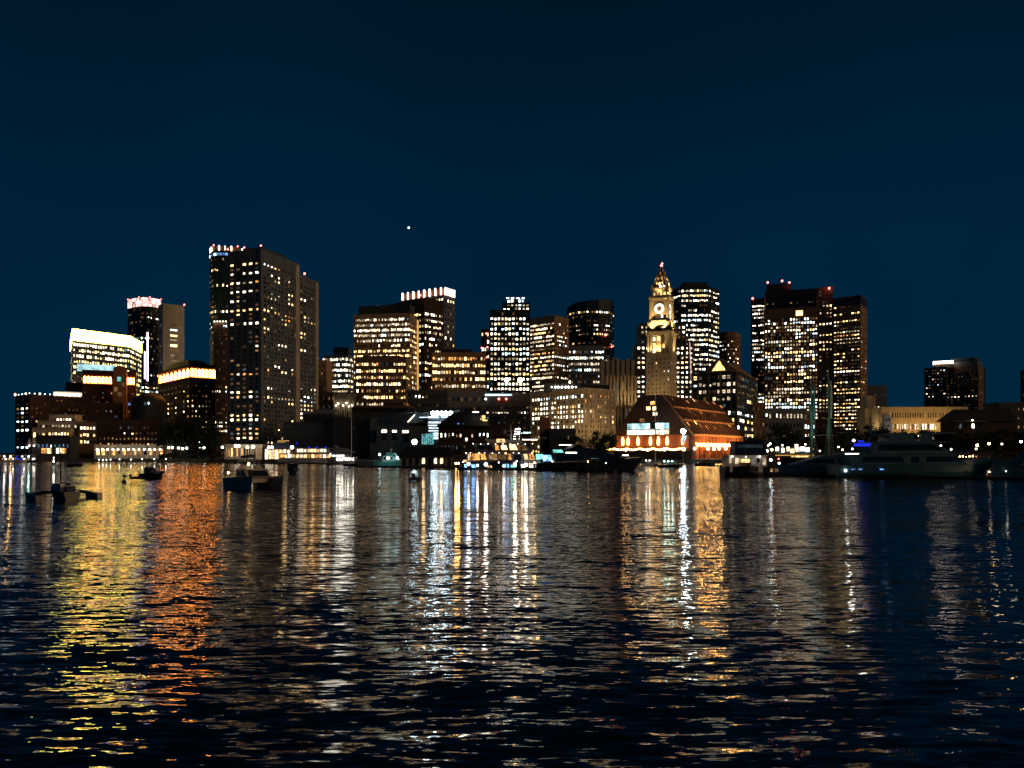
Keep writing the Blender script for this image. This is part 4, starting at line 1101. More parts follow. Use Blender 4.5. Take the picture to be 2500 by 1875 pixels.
for i, (px, y_, tx, ty, wt) in enumerate(((1330,506,1340,528,2600),(1385,500,1395,525,2600),(1440,498,1445,522,1800),(1480,512,1478,535,2200))):
    floodlight((X(px,y_),y_,Z(1075,y_)), (X(tx,ty),ty,Z(1010,ty)), wt*3.4, (1.0,.66,.32), 140, label='street floodlight before the stone warehouse, number %s from its left end' % ('one','two','three','four')[i])

# dark midground block with roof flood lamps
r = tower('dark_roofed_hall', 'dark hall with two round flood lamps on its roof', front(1185,1300,600,20), Z(962,600), 'concrete_dark',
  {0: dict(rows='0660550', cols=16, fw=.8, fh=.4, pal='cool', mbm=14, mt=9, run=4)})
mb = MB(); mb.ball((X(1237,598),598,Z(928,598)), 1.7, 12, 8); mb.build('roof_flood_lamp', 'globe', r)
for px in (1237,1270):
    mb = MB(); mb.tube((X(px,598),600,Z(962,600)),(X(px,598),600,Z(928,598)),.2); mb.build('lamp_mast', 'black_metal', r)
mb = MB(); mb.ball((X(1270,598),598,Z(928,598)), 1.9, 12, 8); mb.build('roof_flood_lamp', 'globe_warm', r)
for px, m_ in ((1218,'red_beacon'),(1236,'red_beacon'),(1186,'globe_small')):
    mb = MB(); mb.ball((X(px,599),599,Z(974,599)), .8, 8, 5); mb.build('sign_lamp', m_, r)
mb = MB(); mb.box(X(1184,599),X(1250,599),598.8,599.4,Z(966,599),Z(962,599)); mb.build('lit_fascia', 'cyan_glow', r)
tower('gray_terrace_block', 'gray colonnaded terrace block between the amber office and the dark hall', front(1090,1186,640,18), Z(957,640), 'steel_gray',
  {0: dict(rows='0020', cols=9, fw=.6, fh=.5, pal='white', mbm=20, mt=2)})
tower('low_dark_row', 'low dark building row with a few cool windows behind the aquarium', front(1000,1092,610,16), Z(955,610), 'concrete_dark', {0: dict(rows='303200', cols=10, fw=.6, fh=.4, pal='cool', mbm=12)})

# big dark theatre box
r = empty('dark_theatre_box', 'large unlit theatre box with a fish emblem behind the ferry', 'building', (X(690,450),450,GZ))
mb = MB(); mb.prism(front(692,832,450,30), GZ, Z(1030,450)); mb.prism(front(742,812,456,20), Z(1030,450), Z(1010,456)); mb.prism(front(812,908,446,20), GZ, Z(1019,446)); mb.build('wall', 'dark_roof', r)
mb = MB(); mb.prism(front(770,818,462,10), Z(1010,456), Z(1000,462)); mb.build('rooftop_plant', 'steel_gray', r)
mb = MB()
def emblem(cx, cy, Y_, s):
    pts = [(-1,0),(-.4,.45),(.3,.35),(.8,0),(1.3,.4),(1.3,-.4),(.8,0),(.3,-.35),(-.4,-.45)]
    for (a, b) in zip(pts, pts[1:]+pts[:1]): mb.tube((cx+a[0]*s,Y_,cy+a[1]*s),(cx+b[0]*s,Y_,cy+b[1]*s), .13, n=4)
emblem(X(703,449.8), Z(1040,449.8), 449.7, 1.5); mb.build('fish_emblem', 'steel_gray', r)

# aquarium: gray concrete block, angled roof and bright stair lights
r = empty('aquarium_building', 'gray concrete aquarium with angled roof and blue white stair lights', 'building', (X(905,440),440,GZ))
wins = []; mb = MB(); fq = front(903,1003,440,30)
for i in range(4): wall_face(mb, fq[i], fq[(i+1)%4], GZ, Z(1026,440), wins)
mb.build('wall', 'concrete_gray', r)
mb = MB(); mb.prism([fq[0],fq[1],fq[2],fq[3]], Z(1026,440), Z(1026,440)+1, zt=[Z(1023,440),Z(1013,440)+2,Z(1013,440)+2,Z(1023,440)]); mb.build('roof', 'steel_gray', r)
mb = MB(); mb.prism(front(1000,1062,438,14,12), GZ, Z(1040,438)); mb.build('ticket_hall', 'brown_stone', r)
x0_, x1_ = X(1001,430), X(1130,430)
mb = MB(); mb.add([(X(938,436),436,Z(1014,436)),(X(1125,436),436,Z(1000,436)),(X(1100,430),430,Z(1032,430)),(X(990,430),430,Z(1032,430)),
                   (X(938,436),460,Z(1012,436)),(X(1125,436),460,Z(998,436)),(X(1100,430),460,Z(1034,430)),(X(990,430),460,Z(1034,430))],
                  [(0,1,2,3),(4,7,6,5),(0,4,5,1),(3,2,6,7),(0,3,7,4),(1,5,6,2)]); mb.build('angled_roof', 'dark_roof', r)
mb = MB(); mb.tube((X(996,429),429,Z(1030,429)),(X(1013,434),433,Z(1013,434)), .22, n=5); mb.build('roof_edge_light', 'strip_white', r)
for px in (1057,1067,1078,1089,1100):
    mb = MB(); mb.ball((X(px,426),426.5,Z(1009,426)), 1.25, 10, 6); mb.build('stadium_lamp', 'arena', r)
for (a, b, py, h_) in ((1024,1044,1020,3),(1045,1070,1020,3.5),(1076,1102,1020,5),(1046,1071,1033,4),(1073,1087,1033,3),(1046,1071,1040,3),(1073,1081,1039,2),(1047,1070,1047,4.5),(1046,1070,1053,3),(1058,1070,1060,4),(1059,1070,1065,2.5),(1059,1070,1072,5)):
    mb = MB(); mb.box(X(a,427),X(b,427),426.8,427.3,Z(py,427),Z(py-h_*.8,427)); mb.build('stair_light', 'stair', r)
block(r, 'stair_core', front(1044,1073,428,8), GZ, Z(1016,428), 'dark_roof')
# glass entrance
mb = MB()
for i in range(6):
    px = 1030+5.0*i; mb.box(X(px,424),X(px+3.8,424),423.6,424,Z(1085,424),Z(1060-i*.6,424))
mb.build('glass_entrance', 'dt', r)
place_windows(r, [((X(px,439.6),439.7,Z(py,440)),0,w_,h_,k,k!='glass',False) for px,py,w_,h_,k in ((938,1053,2.8,1.5,'w'),(963,1053,2.4,1.3,'w'),(990,1054,3.4,1.4,'w'),(938,1065,3,4.6,'glass'),(963,1065,3,4.6,'glass'),(992,1068,4,5,'glass'),(912,1066,3.5,8,'glass'))])
floodlight((X(950,412),412,Z(1105,412)), (X(950,440),440,Z(1050,440)), 700, (1,.85,.7), 130, label='floodlight on the quay before the aquarium wall')
# hip roofed dark wharf house with a row of white windows
fw_ = front(1070,1198,400,14)
r = tower('dark_wharf_house', 'dark hip roofed wharf house with one row of white windows', fw_, Z(1042,400), 'dark_brick',
  {0: dict(rows='80', cols=13, fw=.45, fh=.42, pal='office', mbm=3.5, mt=1.2, run=2)}, parapet=.2)
fe = front(1064,1204,397,20); a, b, c, d_ = [Vector(p_) for p_ in fe]; z0_, z1_ = Z(1042,400)+.2, Z(1006,404)
m0, m1 = a.lerp(d_,.5)+(b-a)*.28, b.lerp(c,.5)-(b-a)*.2
mb = MB(); mb.add([(*a,z0_),(*b,z0_),(*c,z0_),(*d_,z0_),(*m0,z1_),(*m1,z1_)], [(0,1,5,4),(2,3,4,5),(3,0,4),(1,2,5),(3,2,1,0)]); mb.build('hip_roof', 'dark_roof', r)
for px, py, k in ((1118,1037,'b'),(1130,1037,'dt'),(1138,1073,'w'),(1187,1073,'d')):
    place_windows(r, [((X(px,396),398.6 if py < 1050 else 399.9,Z(py,398)),0,.9,1.6,k,True,False)])
for (px, py, w_, h_) in ((1175,1018,1.2,1.6),(1181,1017,1.4,1.4),(1178,1023,2.4,.5),(1184,1026,2.6,.5)):
    mb = MB(); x_ = X(px,398); mb.box(x_-w_/2,x_+w_/2,399,399.6,Z(py,398)-h_/2,Z(py,398)+h_/2); mb.build('dormer_light', 'gold_glow', r)
mb = MB(); mb.box(X(1153,397),X(1168,397),401,401.6,Z(1006,397),Z(1004,397)); mb.build('ridge_light', 'strip_white', r)
block(r, 'rear_wing', front(1195,1262,415,16), GZ, Z(1035,415), 'dark_brick')
# brick house with windows behind yacht mast
tower('narrow_brick_house', 'narrow red brick house left of the stone warehouse', front(1320,1342,430,10), Z(1022,430), 'red_brick', {0: dict(rows='01100', cols=3, fw=.4, fh=.5, pal='dim', mbm=3, mt=1.5)})
tower('dark_gable_house', 'low dark house in front of the stone warehouse', front(1342,1405,425,12), Z(1050,425), 'dark_roof', {0: dict(rows='00', cols=6, fw=.4, fh=.5, mbm=2)})

# ------------------------------------------------------------------ long wharf hotel with stepped copper roof
C0 = Vector((X(1690,418), 418)); th = R(54)
hr = empty('copper_roofed_hotel', 'wharf hotel with stepped copper brown roof and glowing arcade', 'hotel', (C0.x, C0.y, GZ), th)
# local frame: x = long side (receding), y = along the gable to the left, z up
LH, GW = 84.0, 50.0
ZE, ZR = 14.0, 37.6
mb = MB()
prof = [(0,0),(0,ZE),(18.2,ZR),(32.2,ZR),(GW,ZE),(GW,0)]
n_ = len(prof)
mb.add([(0.0,y_,z_) for y_,z_ in prof] + [(LH,y_,z_) for y_,z_ in prof], [tuple(range(n_))[::-1], tuple(range(n_,2*n_))])
mb.quad((0,32.2,ZR),(LH,32.2,ZR),(LH,18.2,ZR),(0,18.2,ZR)); mb.quad((0,GW,ZE),(LH,GW,ZE),(LH,32.2,ZR),(0,32.2,ZR)); mb.quad((0,GW,0),(LH,GW,0),(LH,GW,ZE),(0,GW,ZE))
mb.build('gable_wall', 'dark_brick', hr, local=True)
# right roof slope in three stepped tiers, each with standing ribs and a lip
def slope(t): return (18.2*t, ZE + (ZR-ZE)*t)
nrm = Vector((0, -(ZR-ZE), 18.2)).normalized()
for k, (t0, t1) in enumerate(((0,.36),(.36,.68),(.68,1.0))):
    y0,z0_ = slope(t0); y1,z1_ = slope(t1); off = .25 + .8*(k)
    def on(x_, t, o_): y_, z_ = slope(t); return (x_, y_ + nrm.y*o_, z_ + nrm.z*o_)
    mb = MB()
    a, b, c, d_ = on(-.4,t0-.02,1.3), on(LH+.4,t0-.02,1.3), on(LH+.4,t1,.15), on(-.4,t1,.15)
    a2, b2, c2, d2 = on(-.4,t0-.02,.1), on(LH+.4,t0-.02,.1), on(LH+.4,t1,-.2), on(-.4,t1,-.2)
    mb.add([a,b,c,d_,a2,b2,c2,d2], [(0,1,2,3),(0,4,5,1),(1,5,6,2),(3,7,4,0),(4,7,6,5)])
    tier = mb.build('roof_tier', 'copper_roof', hr, local=True)
    for i in range(20):
        x_ = 1.0 + i*(LH-2)/19
        p0, p1 = Vector(on(x_,t0-.01,1.45)), Vector(on(x_,t1-.03,.4))
        mb = MB(); mb.tube(p0, p1, .8, n=4); mb.build('roof_rib', 'dark_brick', tier, local=True)
        if rnd.random() < .45:
            y_ = .3 + .4*rnd.random()
            q0 = Vector(on(x_+1.5,t0+(t1-t0)*y_,1.1)); q1 = Vector(on(x_+1.5,t0+(t1-t0)*(y_+.25),.9)); w_ = Vector((.8,0,0))
            mb = MB(); up_ = nrm*.25
            mb.add([tuple(q0-w_+up_),tuple(q0+w_+up_),tuple(q1+w_+up_),tuple(q1-w_+up_)], [(0,1,2,3)]); mb.build('skylight', rnd.choice(['glass','glass','d','o','ww']), tier, local=True)
    mb = MB(); p0, p1 = Vector(on(-.5,t0-.02,1.5)), Vector(on(LH+.5,t0-.02,1.5)); mb.tube(p0,p1,.22,n=4); mb.build('gutter', 'brown_stone', tier, local=True)
# side wall: upper band, arcade piers and lamps
mb = MB(); mb.quad((0,1.2,0),(LH,1.2,0),(LH,1.2,ZE),(0,1.2,ZE)); mb.build('side_wall', 'red_brick', hr, local=True)
mb = MB(); mb.box(0,LH,-.6,1.2,ZE-4.4,ZE-.6); mb.build('side_band', 'red_brick', hr, local=True)
for i in range(15):
    x_ = 1 + i*(LH-2)/14
    mb = MB(); mb.box(x_-.7,x_+.7,-1.4,1.0,0,ZE-4.4); mb.build('arcade_pier', 'red_brick', hr, local=True)
    mb = MB(); mb.box(x_-.35,x_+.35,-.95,-.6,ZE-4.4,ZE-.6); mb.build('band_pilaster', 'red_brick', hr, local=True)
    if i < 14:
        xm = x_ + (LH-2)/28
        mb = MB(); mb.ball((xm,-1.7,ZE-5.6), .72, 10, 6); mb.tube((xm,-1.7,ZE-5),(xm,-.6,ZE-4.6),.08,n=4); mb.build('arcade_lamp', 'arcade_glow', hr, local=True)
        mb = MB(); mb.box(xm-1.6,xm+1.6,.9,1.15,.6,ZE-6); mb.build('arcade_window', 'shop' if i % 3 == 0 else 'glass', hr, local=True)
mb = MB(); mb.box(0,LH,-2.6,-1.4,-.0,.5); mb.build('arcade_step', 'pale_stone', hr, local=True)
# gable front: glass strip, tall arched lamps, string-lit canopy
for (y0,y1,z0_,z1_,k,n2) in ((14,41,17.8,21.2,'cyan_glow',9),(14,41,14.6,17.2,'shop_white',9)):
    for i in range(n2):
        a = y0+(y1-y0)*i/n2; b = y0+(y1-y0)*(i+.9)/n2
        mb = MB(); mb.box(-.25,-.05,a,b,z0_,z1_); mb.build('front_window', k if rnd.random() < .8 else 'glass', hr, local=True)
mb = MB(); mb.box(-.5,-.0,13.5,41.5,17.2,17.8); mb.build('front_balcony', 'pale_stone', hr, local=True)
for y_ in (5.5,15,20.5,25.5,33.5,40,43.5):
    mb = MB(); mb.lathe((-.5,y_,8.4), [(.45,0),(.75,.8),(.7,3.0),(.4,4.3),(.1,4.9)], 8); mb.build('tall_wall_lamp', 'wall_glow', hr, local=True)
mb = MB(); mb.box(-.12,-.02,2,GW-2,6.4,14.2); mb.build('brick_band', 'red_brick', hr, local=True)
for y_, z_, w_, k in ((24,33,3.2,'o'),(27,30,2.4,'ww'),(23.2,29.8,2,'ww'),(22.8,26.6,3,'shop_white'),(31,23,3,'d')):
    mb = MB(); mb.box(-.15,-.04,y_-w_/2,y_+w_/2,z_-1,z_+1); mb.build('gable_window', k, hr, local=True)
mb = MB(); mb.box(-9,-.3,1,55,5.2,5.6); mb.build('terrace_canopy', 'brown_granite', hr, local=True)
for i in range(9):
    mb = MB(); y_ = 2+6.4*i; mb.tube((-8.6,y_,-1.0),(-8.6,y_,5.2),.12,n=5); mb.build('canopy_post', 'black_metal', hr, local=True)
for i in range(46):
    y_ = 1.2 + 53.6*i/45
    mb = MB(); mb.ball((-9.15,y_,5.9+.35*math.sin(i*.9)), .42 if i else .9, 6, 4); mb.build('string_bulb', 'globe_warm', hr, local=True)
# warm spot lamps added only to brighten the copper roof slope
def hl(x_, y_, z_):
    c, s = math.cos(th), math.sin(th); return (C0.x+x_*c-y_*s, C0.y+x_*s+y_*c, GZ+z_)
for (x_, y_, z_, tx, ty, tz, wt) in ((16,-22,12,20,13,32,62000),(42,-24,12,45,13,32,70000),(68,-22,12,66,13,32,62000)):
    floodlight(hl(x_,y_,z_), hl(tx,ty,tz), wt, (1,.52,.2), 85, label='added floodlight brightening the %s of the copper roof' % {16:'near end',42:'middle',68:'far end'}[x_])
# bright blue-white lamp on a mast by the hotel corner
lp = empty('harbour_floodlight_mast', 'very bright blue white lamp on a mast at the hotel corner', 'lamp post', (X(1668,392),392,GZ-2))
mb = MB(); mb.ball((X(1668,392),392,Z(1053,392)), 1.25, 12, 8); mb.build('lamp_globe', 'mast_lamp', lp)
mb = MB(); mb.tube((X(1668,392),392,-1),(X(1668,392),392,Z(1056,392)), .22,.14,n=6); mb.build('pole', 'steel_gray', lp)
sgn = empty('lit_banner_sign', 'tilted bright white banner sign below the blue white lamp', 'sign', (X(1667,396),396,GZ))
mb = MB(); mb.add([(X(1663,396),396,Z(1080,396)),(X(1669,396),396,Z(1084,396)),(X(1677,396),396,Z(1064,396)),(X(1666,396),396,Z(1063,396))],[(0,1,2,3)])
mb.add([(X(1663,396),396.2,Z(1080,396)),(X(1669,396),396.2,Z(1084,396)),(X(1677,396),396.2,Z(1064,396)),(X(1666,396),396.2,Z(1063,396))],[(3,2,1,0)]); mb.build('panel', 'cyan_glow', sgn)
mb = MB(); mb.tube((X(1666,396.3),396.3,GZ),(X(1666,396.3),396.3,Z(1070,396)),.12); mb.build('post', 'black_metal', sgn)

# ------------------------------------------------------------------ lamps
def globe_lamp(px, py, Y_, r_=.5, mat='globe', z0=GZ, label='white globe lamp on a slim post', group='globe lamps', arm=False):
    e_ = empty('lamp_post', label, 'lamp post', (X(px,Y_),Y_,z0), group=group)
    z_ = Z(py,Y_)
    mb = MB(); mb.ball((X(px,Y_),Y_,z_), r_, 10, 6); mb.build('globe', mat, e_, smooth=True)
    mb = MB(); mb.tube((X(px,Y_),Y_,z0),(X(px,Y_),Y_,z_-r_*.8), .13, .08, n=6); mb.lathe((X(px,Y_),Y_,z0), [(.3,0),(.28,.5),(.14,.8)], 8); mb.build('pole', 'black_metal', e_)
    return e_
for i in range(13):
    globe_lamp(237+12.8*i, 1097.5, 476, .52, 'globe', label='white globe lamp in the row before the long pavilion', group='promenade lamps')
for px, py in ((412,1093),(421,1093),(436,1094),(446,1095),(456,1094),(490,1093),(498,1093),(543,1092),(565,1093)):
    globe_lamp(px, py, 462 if px < 505 else 440, .66, 'globe', label='white globe lamp along the promenade under the dark trees', group='park lamps')
for px, py in ((575,1089),(583,1089),(604,1092),(618,1091),(656,1092),(664,1092),(713,1092)):
    globe_lamp(px, py, 424.5 + 4, .95 if px in (618,713) else .75, 'globe', label='large white globe lamp at the foot of the apartment tower', group='tower foot lamps')
for px, py in ((1696,1095),(1728,1095),(1743,1096),(1756,1095),(1772,1095)):
    globe_lamp(px, py, 407, .75, 'globe', label='white globe lamp on the quay before the glowing arcade', group='arcade quay lamps')
for px, py in ((1528,1098),(1582,1098)):
    globe_lamp(px, py, 404, .7, 'globe', label='white globe lamp on the quay before the string lit canopy', group='canopy quay lamps')
globe_lamp(1622, 1097, 403, .9, 'globe_green', label='greenish white globe lamp right of the string lit canopy', group=None)
globe_lamp(1491, 1067, 404, .6, 'globe', label='pale oval lamp by the bush left of the copper roofed hotel', group=None)
globe_lamp(1012, 1079, 318, 1.1, 'globe_cool', label='very bright white lamp over the arched boathouse roof', group=None)
for i, (px, py) in enumerate(((240,1122),(249,1123),(258,1122.5),(268,1122),(290,1121.5),(318,1122),(345,1121),(375,1121),(403,1121))):
    e_ = empty('dock_light', 'small white light low on the left quay edge', 'dock light', (X(px,468),468.9,.4), group='quay edge lights')
    mb = MB(); mb.ball((X(px,468),468.9,Z(py,468)), .32, 6, 4); mb.build('bulb', 'globe_small', e_)
    mb = MB(); mb.tube((X(px,468),469.6,Z(py,468)),(X(px,468),469.0,Z(py,468)), .08, n=4); mb.build('bracket', 'black_metal', e_)
# lobby glow at the apartment tower foot
r = tower('glass_lobby', 'brightly lit glass lobby at the foot of the apartment tower', front(548,640,436,8), Z(1086,436), 'cream_paint', {0: dict(rows='6', cols=14, fw=.72, fh=.85, pal='amber', mbm=.4, mt=.6, run=1)}, parapet=.4)
r = empty('tent_restaurant', 'lit restaurant pavilion with dark tent roof right of the lobby', 'restaurant', (X(690,434),434,GZ))
for i in range(12):
    a, b = 648+5.0*i, 652.2+5.0*i
    mb = MB(); mb.box(X(a,434),X(b,434),433.8,434.1,GZ+.2,Z(1097+(i%3),434)); mb.build('window', rnd.choice(['shop','shop_white','shop','o']), r)
mb = MB(); mb.prism(front(646,712,434.2,9), GZ, Z(1096,434)); mb.build('wall', 'brown_stone', r)
fe = front(644,714,432,14); a,b,c,d_ = [Vector(q_) for q_ in fe]; mid = (a+b+c+d_)/4
mb = MB(); z0_ = Z(1095,432); mb.add([(*a,z0_),(*b,z0_),(*c,z0_),(*d_,z0_),(*(mid-Vector((4,0))),Z(1078,432)),(*(mid+Vector((4,0))),Z(1078,432))], [(0,1,5,4),(1,2,5),(2,3,4,5),(3,0,4),(3,2,1,0)]); mb.build('tent_roof', 'canvas_blue', r)
mb = MB(); mb.box(X(678,431),X(706,431),430.6,431,Z(1077,431),Z(1075.5,431)); mb.box(X(677,431),X(696,431),430.6,431,Z(1080,431),Z(1079,431)); mb.build('awning_edge', 'strip_gold', r)

# ------------------------------------------------------------------ docks
def dock(name, label, a, b, w, z=0.55, pile=6.0, pile_h=2.2, group=None):
    a, b = Vector(a), Vector(b); d = (b-a).normalized(); q = Vector((-d.y, d.x)); L_ = (b-a).length
    e_ = empty(name, label, 'dock', (a.x,a.y,0), group=group)
    n_ = max(2, int(L_/2.4))
    mb = MB(); mb.prism([tuple(a),tuple(b),tuple(b+q*w),tuple(a+q*w)], -.3, z-.06); mb.build('float', 'dock_wood', e_)
    nb = min(n_, 60)
    proto = None
    for i in range(nb):
        c0 = a + d*(L_*(i+.03)/nb); c1 = a + d*(L_*(i+.97)/nb)
        mb = MB(); mb.prism([tuple(c0-q*.08),tuple(c1-q*.08),tuple(c1+q*(w+.05)),tuple(c0+q*(w+.05))], z-.055, z+.02); mb.build('plank', 'dock_wood', e_)
    k = int(L_/pile)
    for i in range(k+1):
        p_ = a + d*min(L_, i*pile) - q*.25
        mb = MB(); h_ = pile_h*(.8+.4*rnd.random()); mb.tube((p_.x,p_.y,-1.2),(p_.x,p_.y,z+h_), .17, .15, n=7); mb.build('pile', 'dock_wood', e_)
    return e_
dock('floating_dock', 'long dark dock in front of the apartment tower and ferry', pp(520,410), pp(872,360), 4, pile=9)
dock('floating_dock', 'dark dock before the aquarium and arched boathouse', pp(868,300), pp(1140,285), 3.5, pile=7, pile_h=1.4)
dock('floating_dock', 'dock with tall piles alongside the lit yachts', pp(1118,262), pp(1500,236), 2.5, pile=6.5, pile_h=3.6)
dock('floating_dock', 'long black dock in front of the right hand yachts', pp(1860,186), pp(2560,160), 3.0, pile=11, pile_h=1.6)
dock('floating_dock', 'short dock behind the ferry houseboat', pp(1700,330), pp(1920,300), 3.0, pile=8, pile_h=1.2)

# arched boathouse and gazebo on the dock
fb = front(978,1104,300,9)
r = tower('arched_boathouse', 'low boathouse with lit arches under a dark roof on the dock', fb, Z(1113,300), 'dark_roof',
  {0: dict(rows='6', cols=8, fw=.66, fh=.92, pal='shop', mbm=.4, mt=.35, arch=True, rec=.4, run=1.5)}, z0=.58, parapet=.1)
fe = front(970,1110,298,13); a,b,c,d_ = [Vector(q_) for q_ in fe]; z0_ = Z(1113,300); z1_ = Z(1091,303)
m0, m1 = a.lerp(d_,.5)+(b-a)*.12, b.lerp(c,.5)-(b-a)*.12
mb = MB(); mb.add([(*a,z0_),(*b,z0_),(*c,z0_),(*d_,z0_),(*m0,z1_),(*m1,z1_)], [(0,1,5,4),(2,3,4,5),(3,0,4),(1,2,5),(3,2,1,0)]); mb.build('hip_roof', 'dark_roof', r)
for i in range(8):
    t = Vector(fb[0]).lerp(Vector(fb[1]), (i+.5)/8); w_ = (Vector(fb[1])-Vector(fb[0])).length/8*.38
    mb = MB()
    for k in range(9):
        a0, a1 = math.pi*k/9, math.pi*(k+1)/9; zc_ = Z(1121,300)
        mb.tube((t.x+w_*math.cos(a0),t.y-.12,zc_+w_*math.sin(a0)),(t.x+w_*math.cos(a1),t.y-.12,zc_+w_*math.sin(a1)),.09,n=4)
    for s in (-1,1): mb.tube((t.x+s*w_,t.y-.12,.6),(t.x+s*w_,t.y-.12,Z(1121,300)),.09,n=4)
    mb.build('arch_trim', 'white_paint', r)
g = empty('dock_gazebo', 'dark octagonal gazebo on the dock left of the lit yachts', 'gazebo', (X(1127,290),292,.57))
gx, gy = X(1127,290), 292
mb = MB(); mb.lathe((gx,gy,0), [(4.2,Z(1112,290)),(4.3,Z(1110,290)),(2.2,Z(1098,290)),(.3,Z(1090,290)),(.1,Z(1086,290))], 8); mb.build('roof', 'dark_roof', g)
for k in range(8):
    a = 2*math.pi*k/8+.2; mb = MB(); mb.tube((gx+3.7*math.cos(a),gy+3.7*math.sin(a),.57),(gx+3.7*math.cos(a),gy+3.7*math.sin(a),Z(1111,290)), .14, n=6); mb.build('post', 'black_metal', g)
for i, px in enumerate((1113,1119)):
    mb = MB(); mb.ball((X(px,287),287.6,Z(1131,287)), .35, 8, 5); mb.build('lamp', 'globe_warm', g)
# two tall slim poles
for px, Y_, y0, lab in ((858,340,988,'thin gray mast of a moored sloop before the aquarium'),(1600,330,960,'thin white mast of a sloop before the copper roofed hotel')):
    e_ = empty('sloop', lab.replace('thin','small sailboat with thin').replace(' mast of a moored sloop',' mast').replace(' mast of a sloop',' mast'), 'sailboat', (X(px,Y_),Y_,0))
    x_ = X(px,Y_)
    mb = MB()
    st = [(-4,.3,.7),(-3,1.0,.75),(0,1.35,.8),(2.5,.9,.95),(4.4,.05,1.15)]
    vs, fs = [], []
    for sx, bw, zt_ in st: vs += [(x_+sx,Y_-bw,zt_),(x_+sx,Y_-bw*.6,-.3),(x_+sx,Y_+bw*.6,-.3),(x_+sx,Y_+bw,zt_)]
    for i in range(len(st)-1):
        for k in range(4): fs.append((i*4+k,i*4+(k+1)%4,i*4+4+(k+1)%4,i*4+4+k))
    mb.add(vs, fs); mb.build('hull', 'navy_hull', e_)
    mb = MB(); mb.xprism([(x_-1.6,.8),(x_+1.5,.85),(x_+.9,1.3),(x_-1.4,1.35)], Y_-.7, Y_+.7); mb.build('cabin', 'gel_white', e_)
    mb = MB(); mb.tube((x_,Y_,.8),(x_,Y_,Z(y0,Y_)), .22, .12, n=6); mb.build('mast', 'white_paint', e_)
    mb = MB(); zs = Z(y0,Y_)*.62; mb.tube((x_-1.3,Y_,zs),(x_+1.3,Y_,zs), .06, n=4); mb.build('spreader', 'white_paint', e_)
    mb = MB(); mb.tube((x_,Y_,1.9),(x_-3.4,Y_,1.8), .14, n=6); mb.build('boom', 'canvas_blue', e_)
    mb = MB(); mb.tube((x_+4.3,Y_,1.1),(x_,Y_,Z(y0,Y_)-.1), .025, n=3); mb.tube((x_-3.9,Y_,.8),(x_,Y_,Z(y0,Y_)-.1), .025, n=3); mb.build('rigging', 'steel_gray', e_)

# ------------------------------------------------------------------ boats
def hull_mesh(L_, B_, zs, zb, mbx=None, ox=0.0, oy=0.0, transom=.85, rake=.12, n=12):
    """lofted hull, bow at +x; zs stern deck height, zb bow deck height"""
    mbx = mbx or MB(); vs, fs = [], []
    for i in range(n+1):
        t = i/n; x_ = -L_/2 + L_*t
        bw = B_/2*(transom + (1-transom)*min(1,t*3)) if t < .35 else B_/2*max(.015, (1-((t-.35)/.65)**2.2))
        zd = zs + (zb-zs)*t**1.6
        xk = x_ - (rake*L_*max(0,(t-.6)/.4)**1.5)
        vs += [(ox+x_,oy-bw,zd),(ox+(x_*.4+xk*.6),oy-bw*.86,zd*.35),(ox+xk,oy-bw*.55,-.45),(ox+xk,oy+bw*.55,-.45),(ox+(x_*.4+xk*.6),oy+bw*.86,zd*.35),(ox+x_,oy+bw,zd)]
    for i in range(n):
        for k in range(6): fs.append((i*6+k,i*6+6+k,i*6+6+(k+1)%6,i*6+(k+1)%6))
    fs.append((5,4,3,2,1,0)); fs.append(tuple(n*6+k for k in range(6)))
    mbx.add(vs, fs); return mbx

def boat_root(name, label, px, Y_, heading, group=None, cat='boat'):
    return empty(name, label, cat, (X(px,Y_),Y_,0), R(heading), group)

def tier(root, name, x0, x1, z0, z1, w, ff=.6, fa=.1, mat='gel_white'):
    mb = MB(); h = z1-z0
    mb.xprism([(x0,z0),(x1,z0),(x1-ff*h,z1),(x0+fa*h,z1)], -w/2, w/2)
    return mb.build(name, mat, root, local=True)
def strip_win(root, x0, x1, z0, z1, w, mat='glass', ff=.6, name='window'):
    for s in (-1, 1):
        mb = MB(); y_ = s*(w/2+.03); h = z1-z0
        vs = [(x0,y_,z0),(x1,y_,z0),(x1-ff*h,y_,z1),(x0+.1*h,y_,z1)]
        mb.add(vs, [(0,1,2,3) if s < 0 else (3,2,1,0)]); mb.build(name, mat, root, local=True)
def rail(root, pts, h=.9, name='railing', mat='steel_gray'):
    mb = MB()
    for a, b in zip(pts[:-1], pts[1:]):
        mb.tube((a[0],a[1],a[2]+h),(b[0],b[1],b[2]+h), .035, n=4); mb.tube((a[0],a[1],a[2]+h*.5),(b[0],b[1],b[2]+h*.5), .02, n=3)
    for a in pts: mb.tube(a,(a[0],a[1],a[2]+h), .03, n=4)
    return mb.build(name, mat, root, local=True)
def lampball(root, p, r_, mat, name='deck_lamp'):
    mb = MB(); mb.ball(p, r_, 8, 5); return mb.build(name, mat, root, local=True)

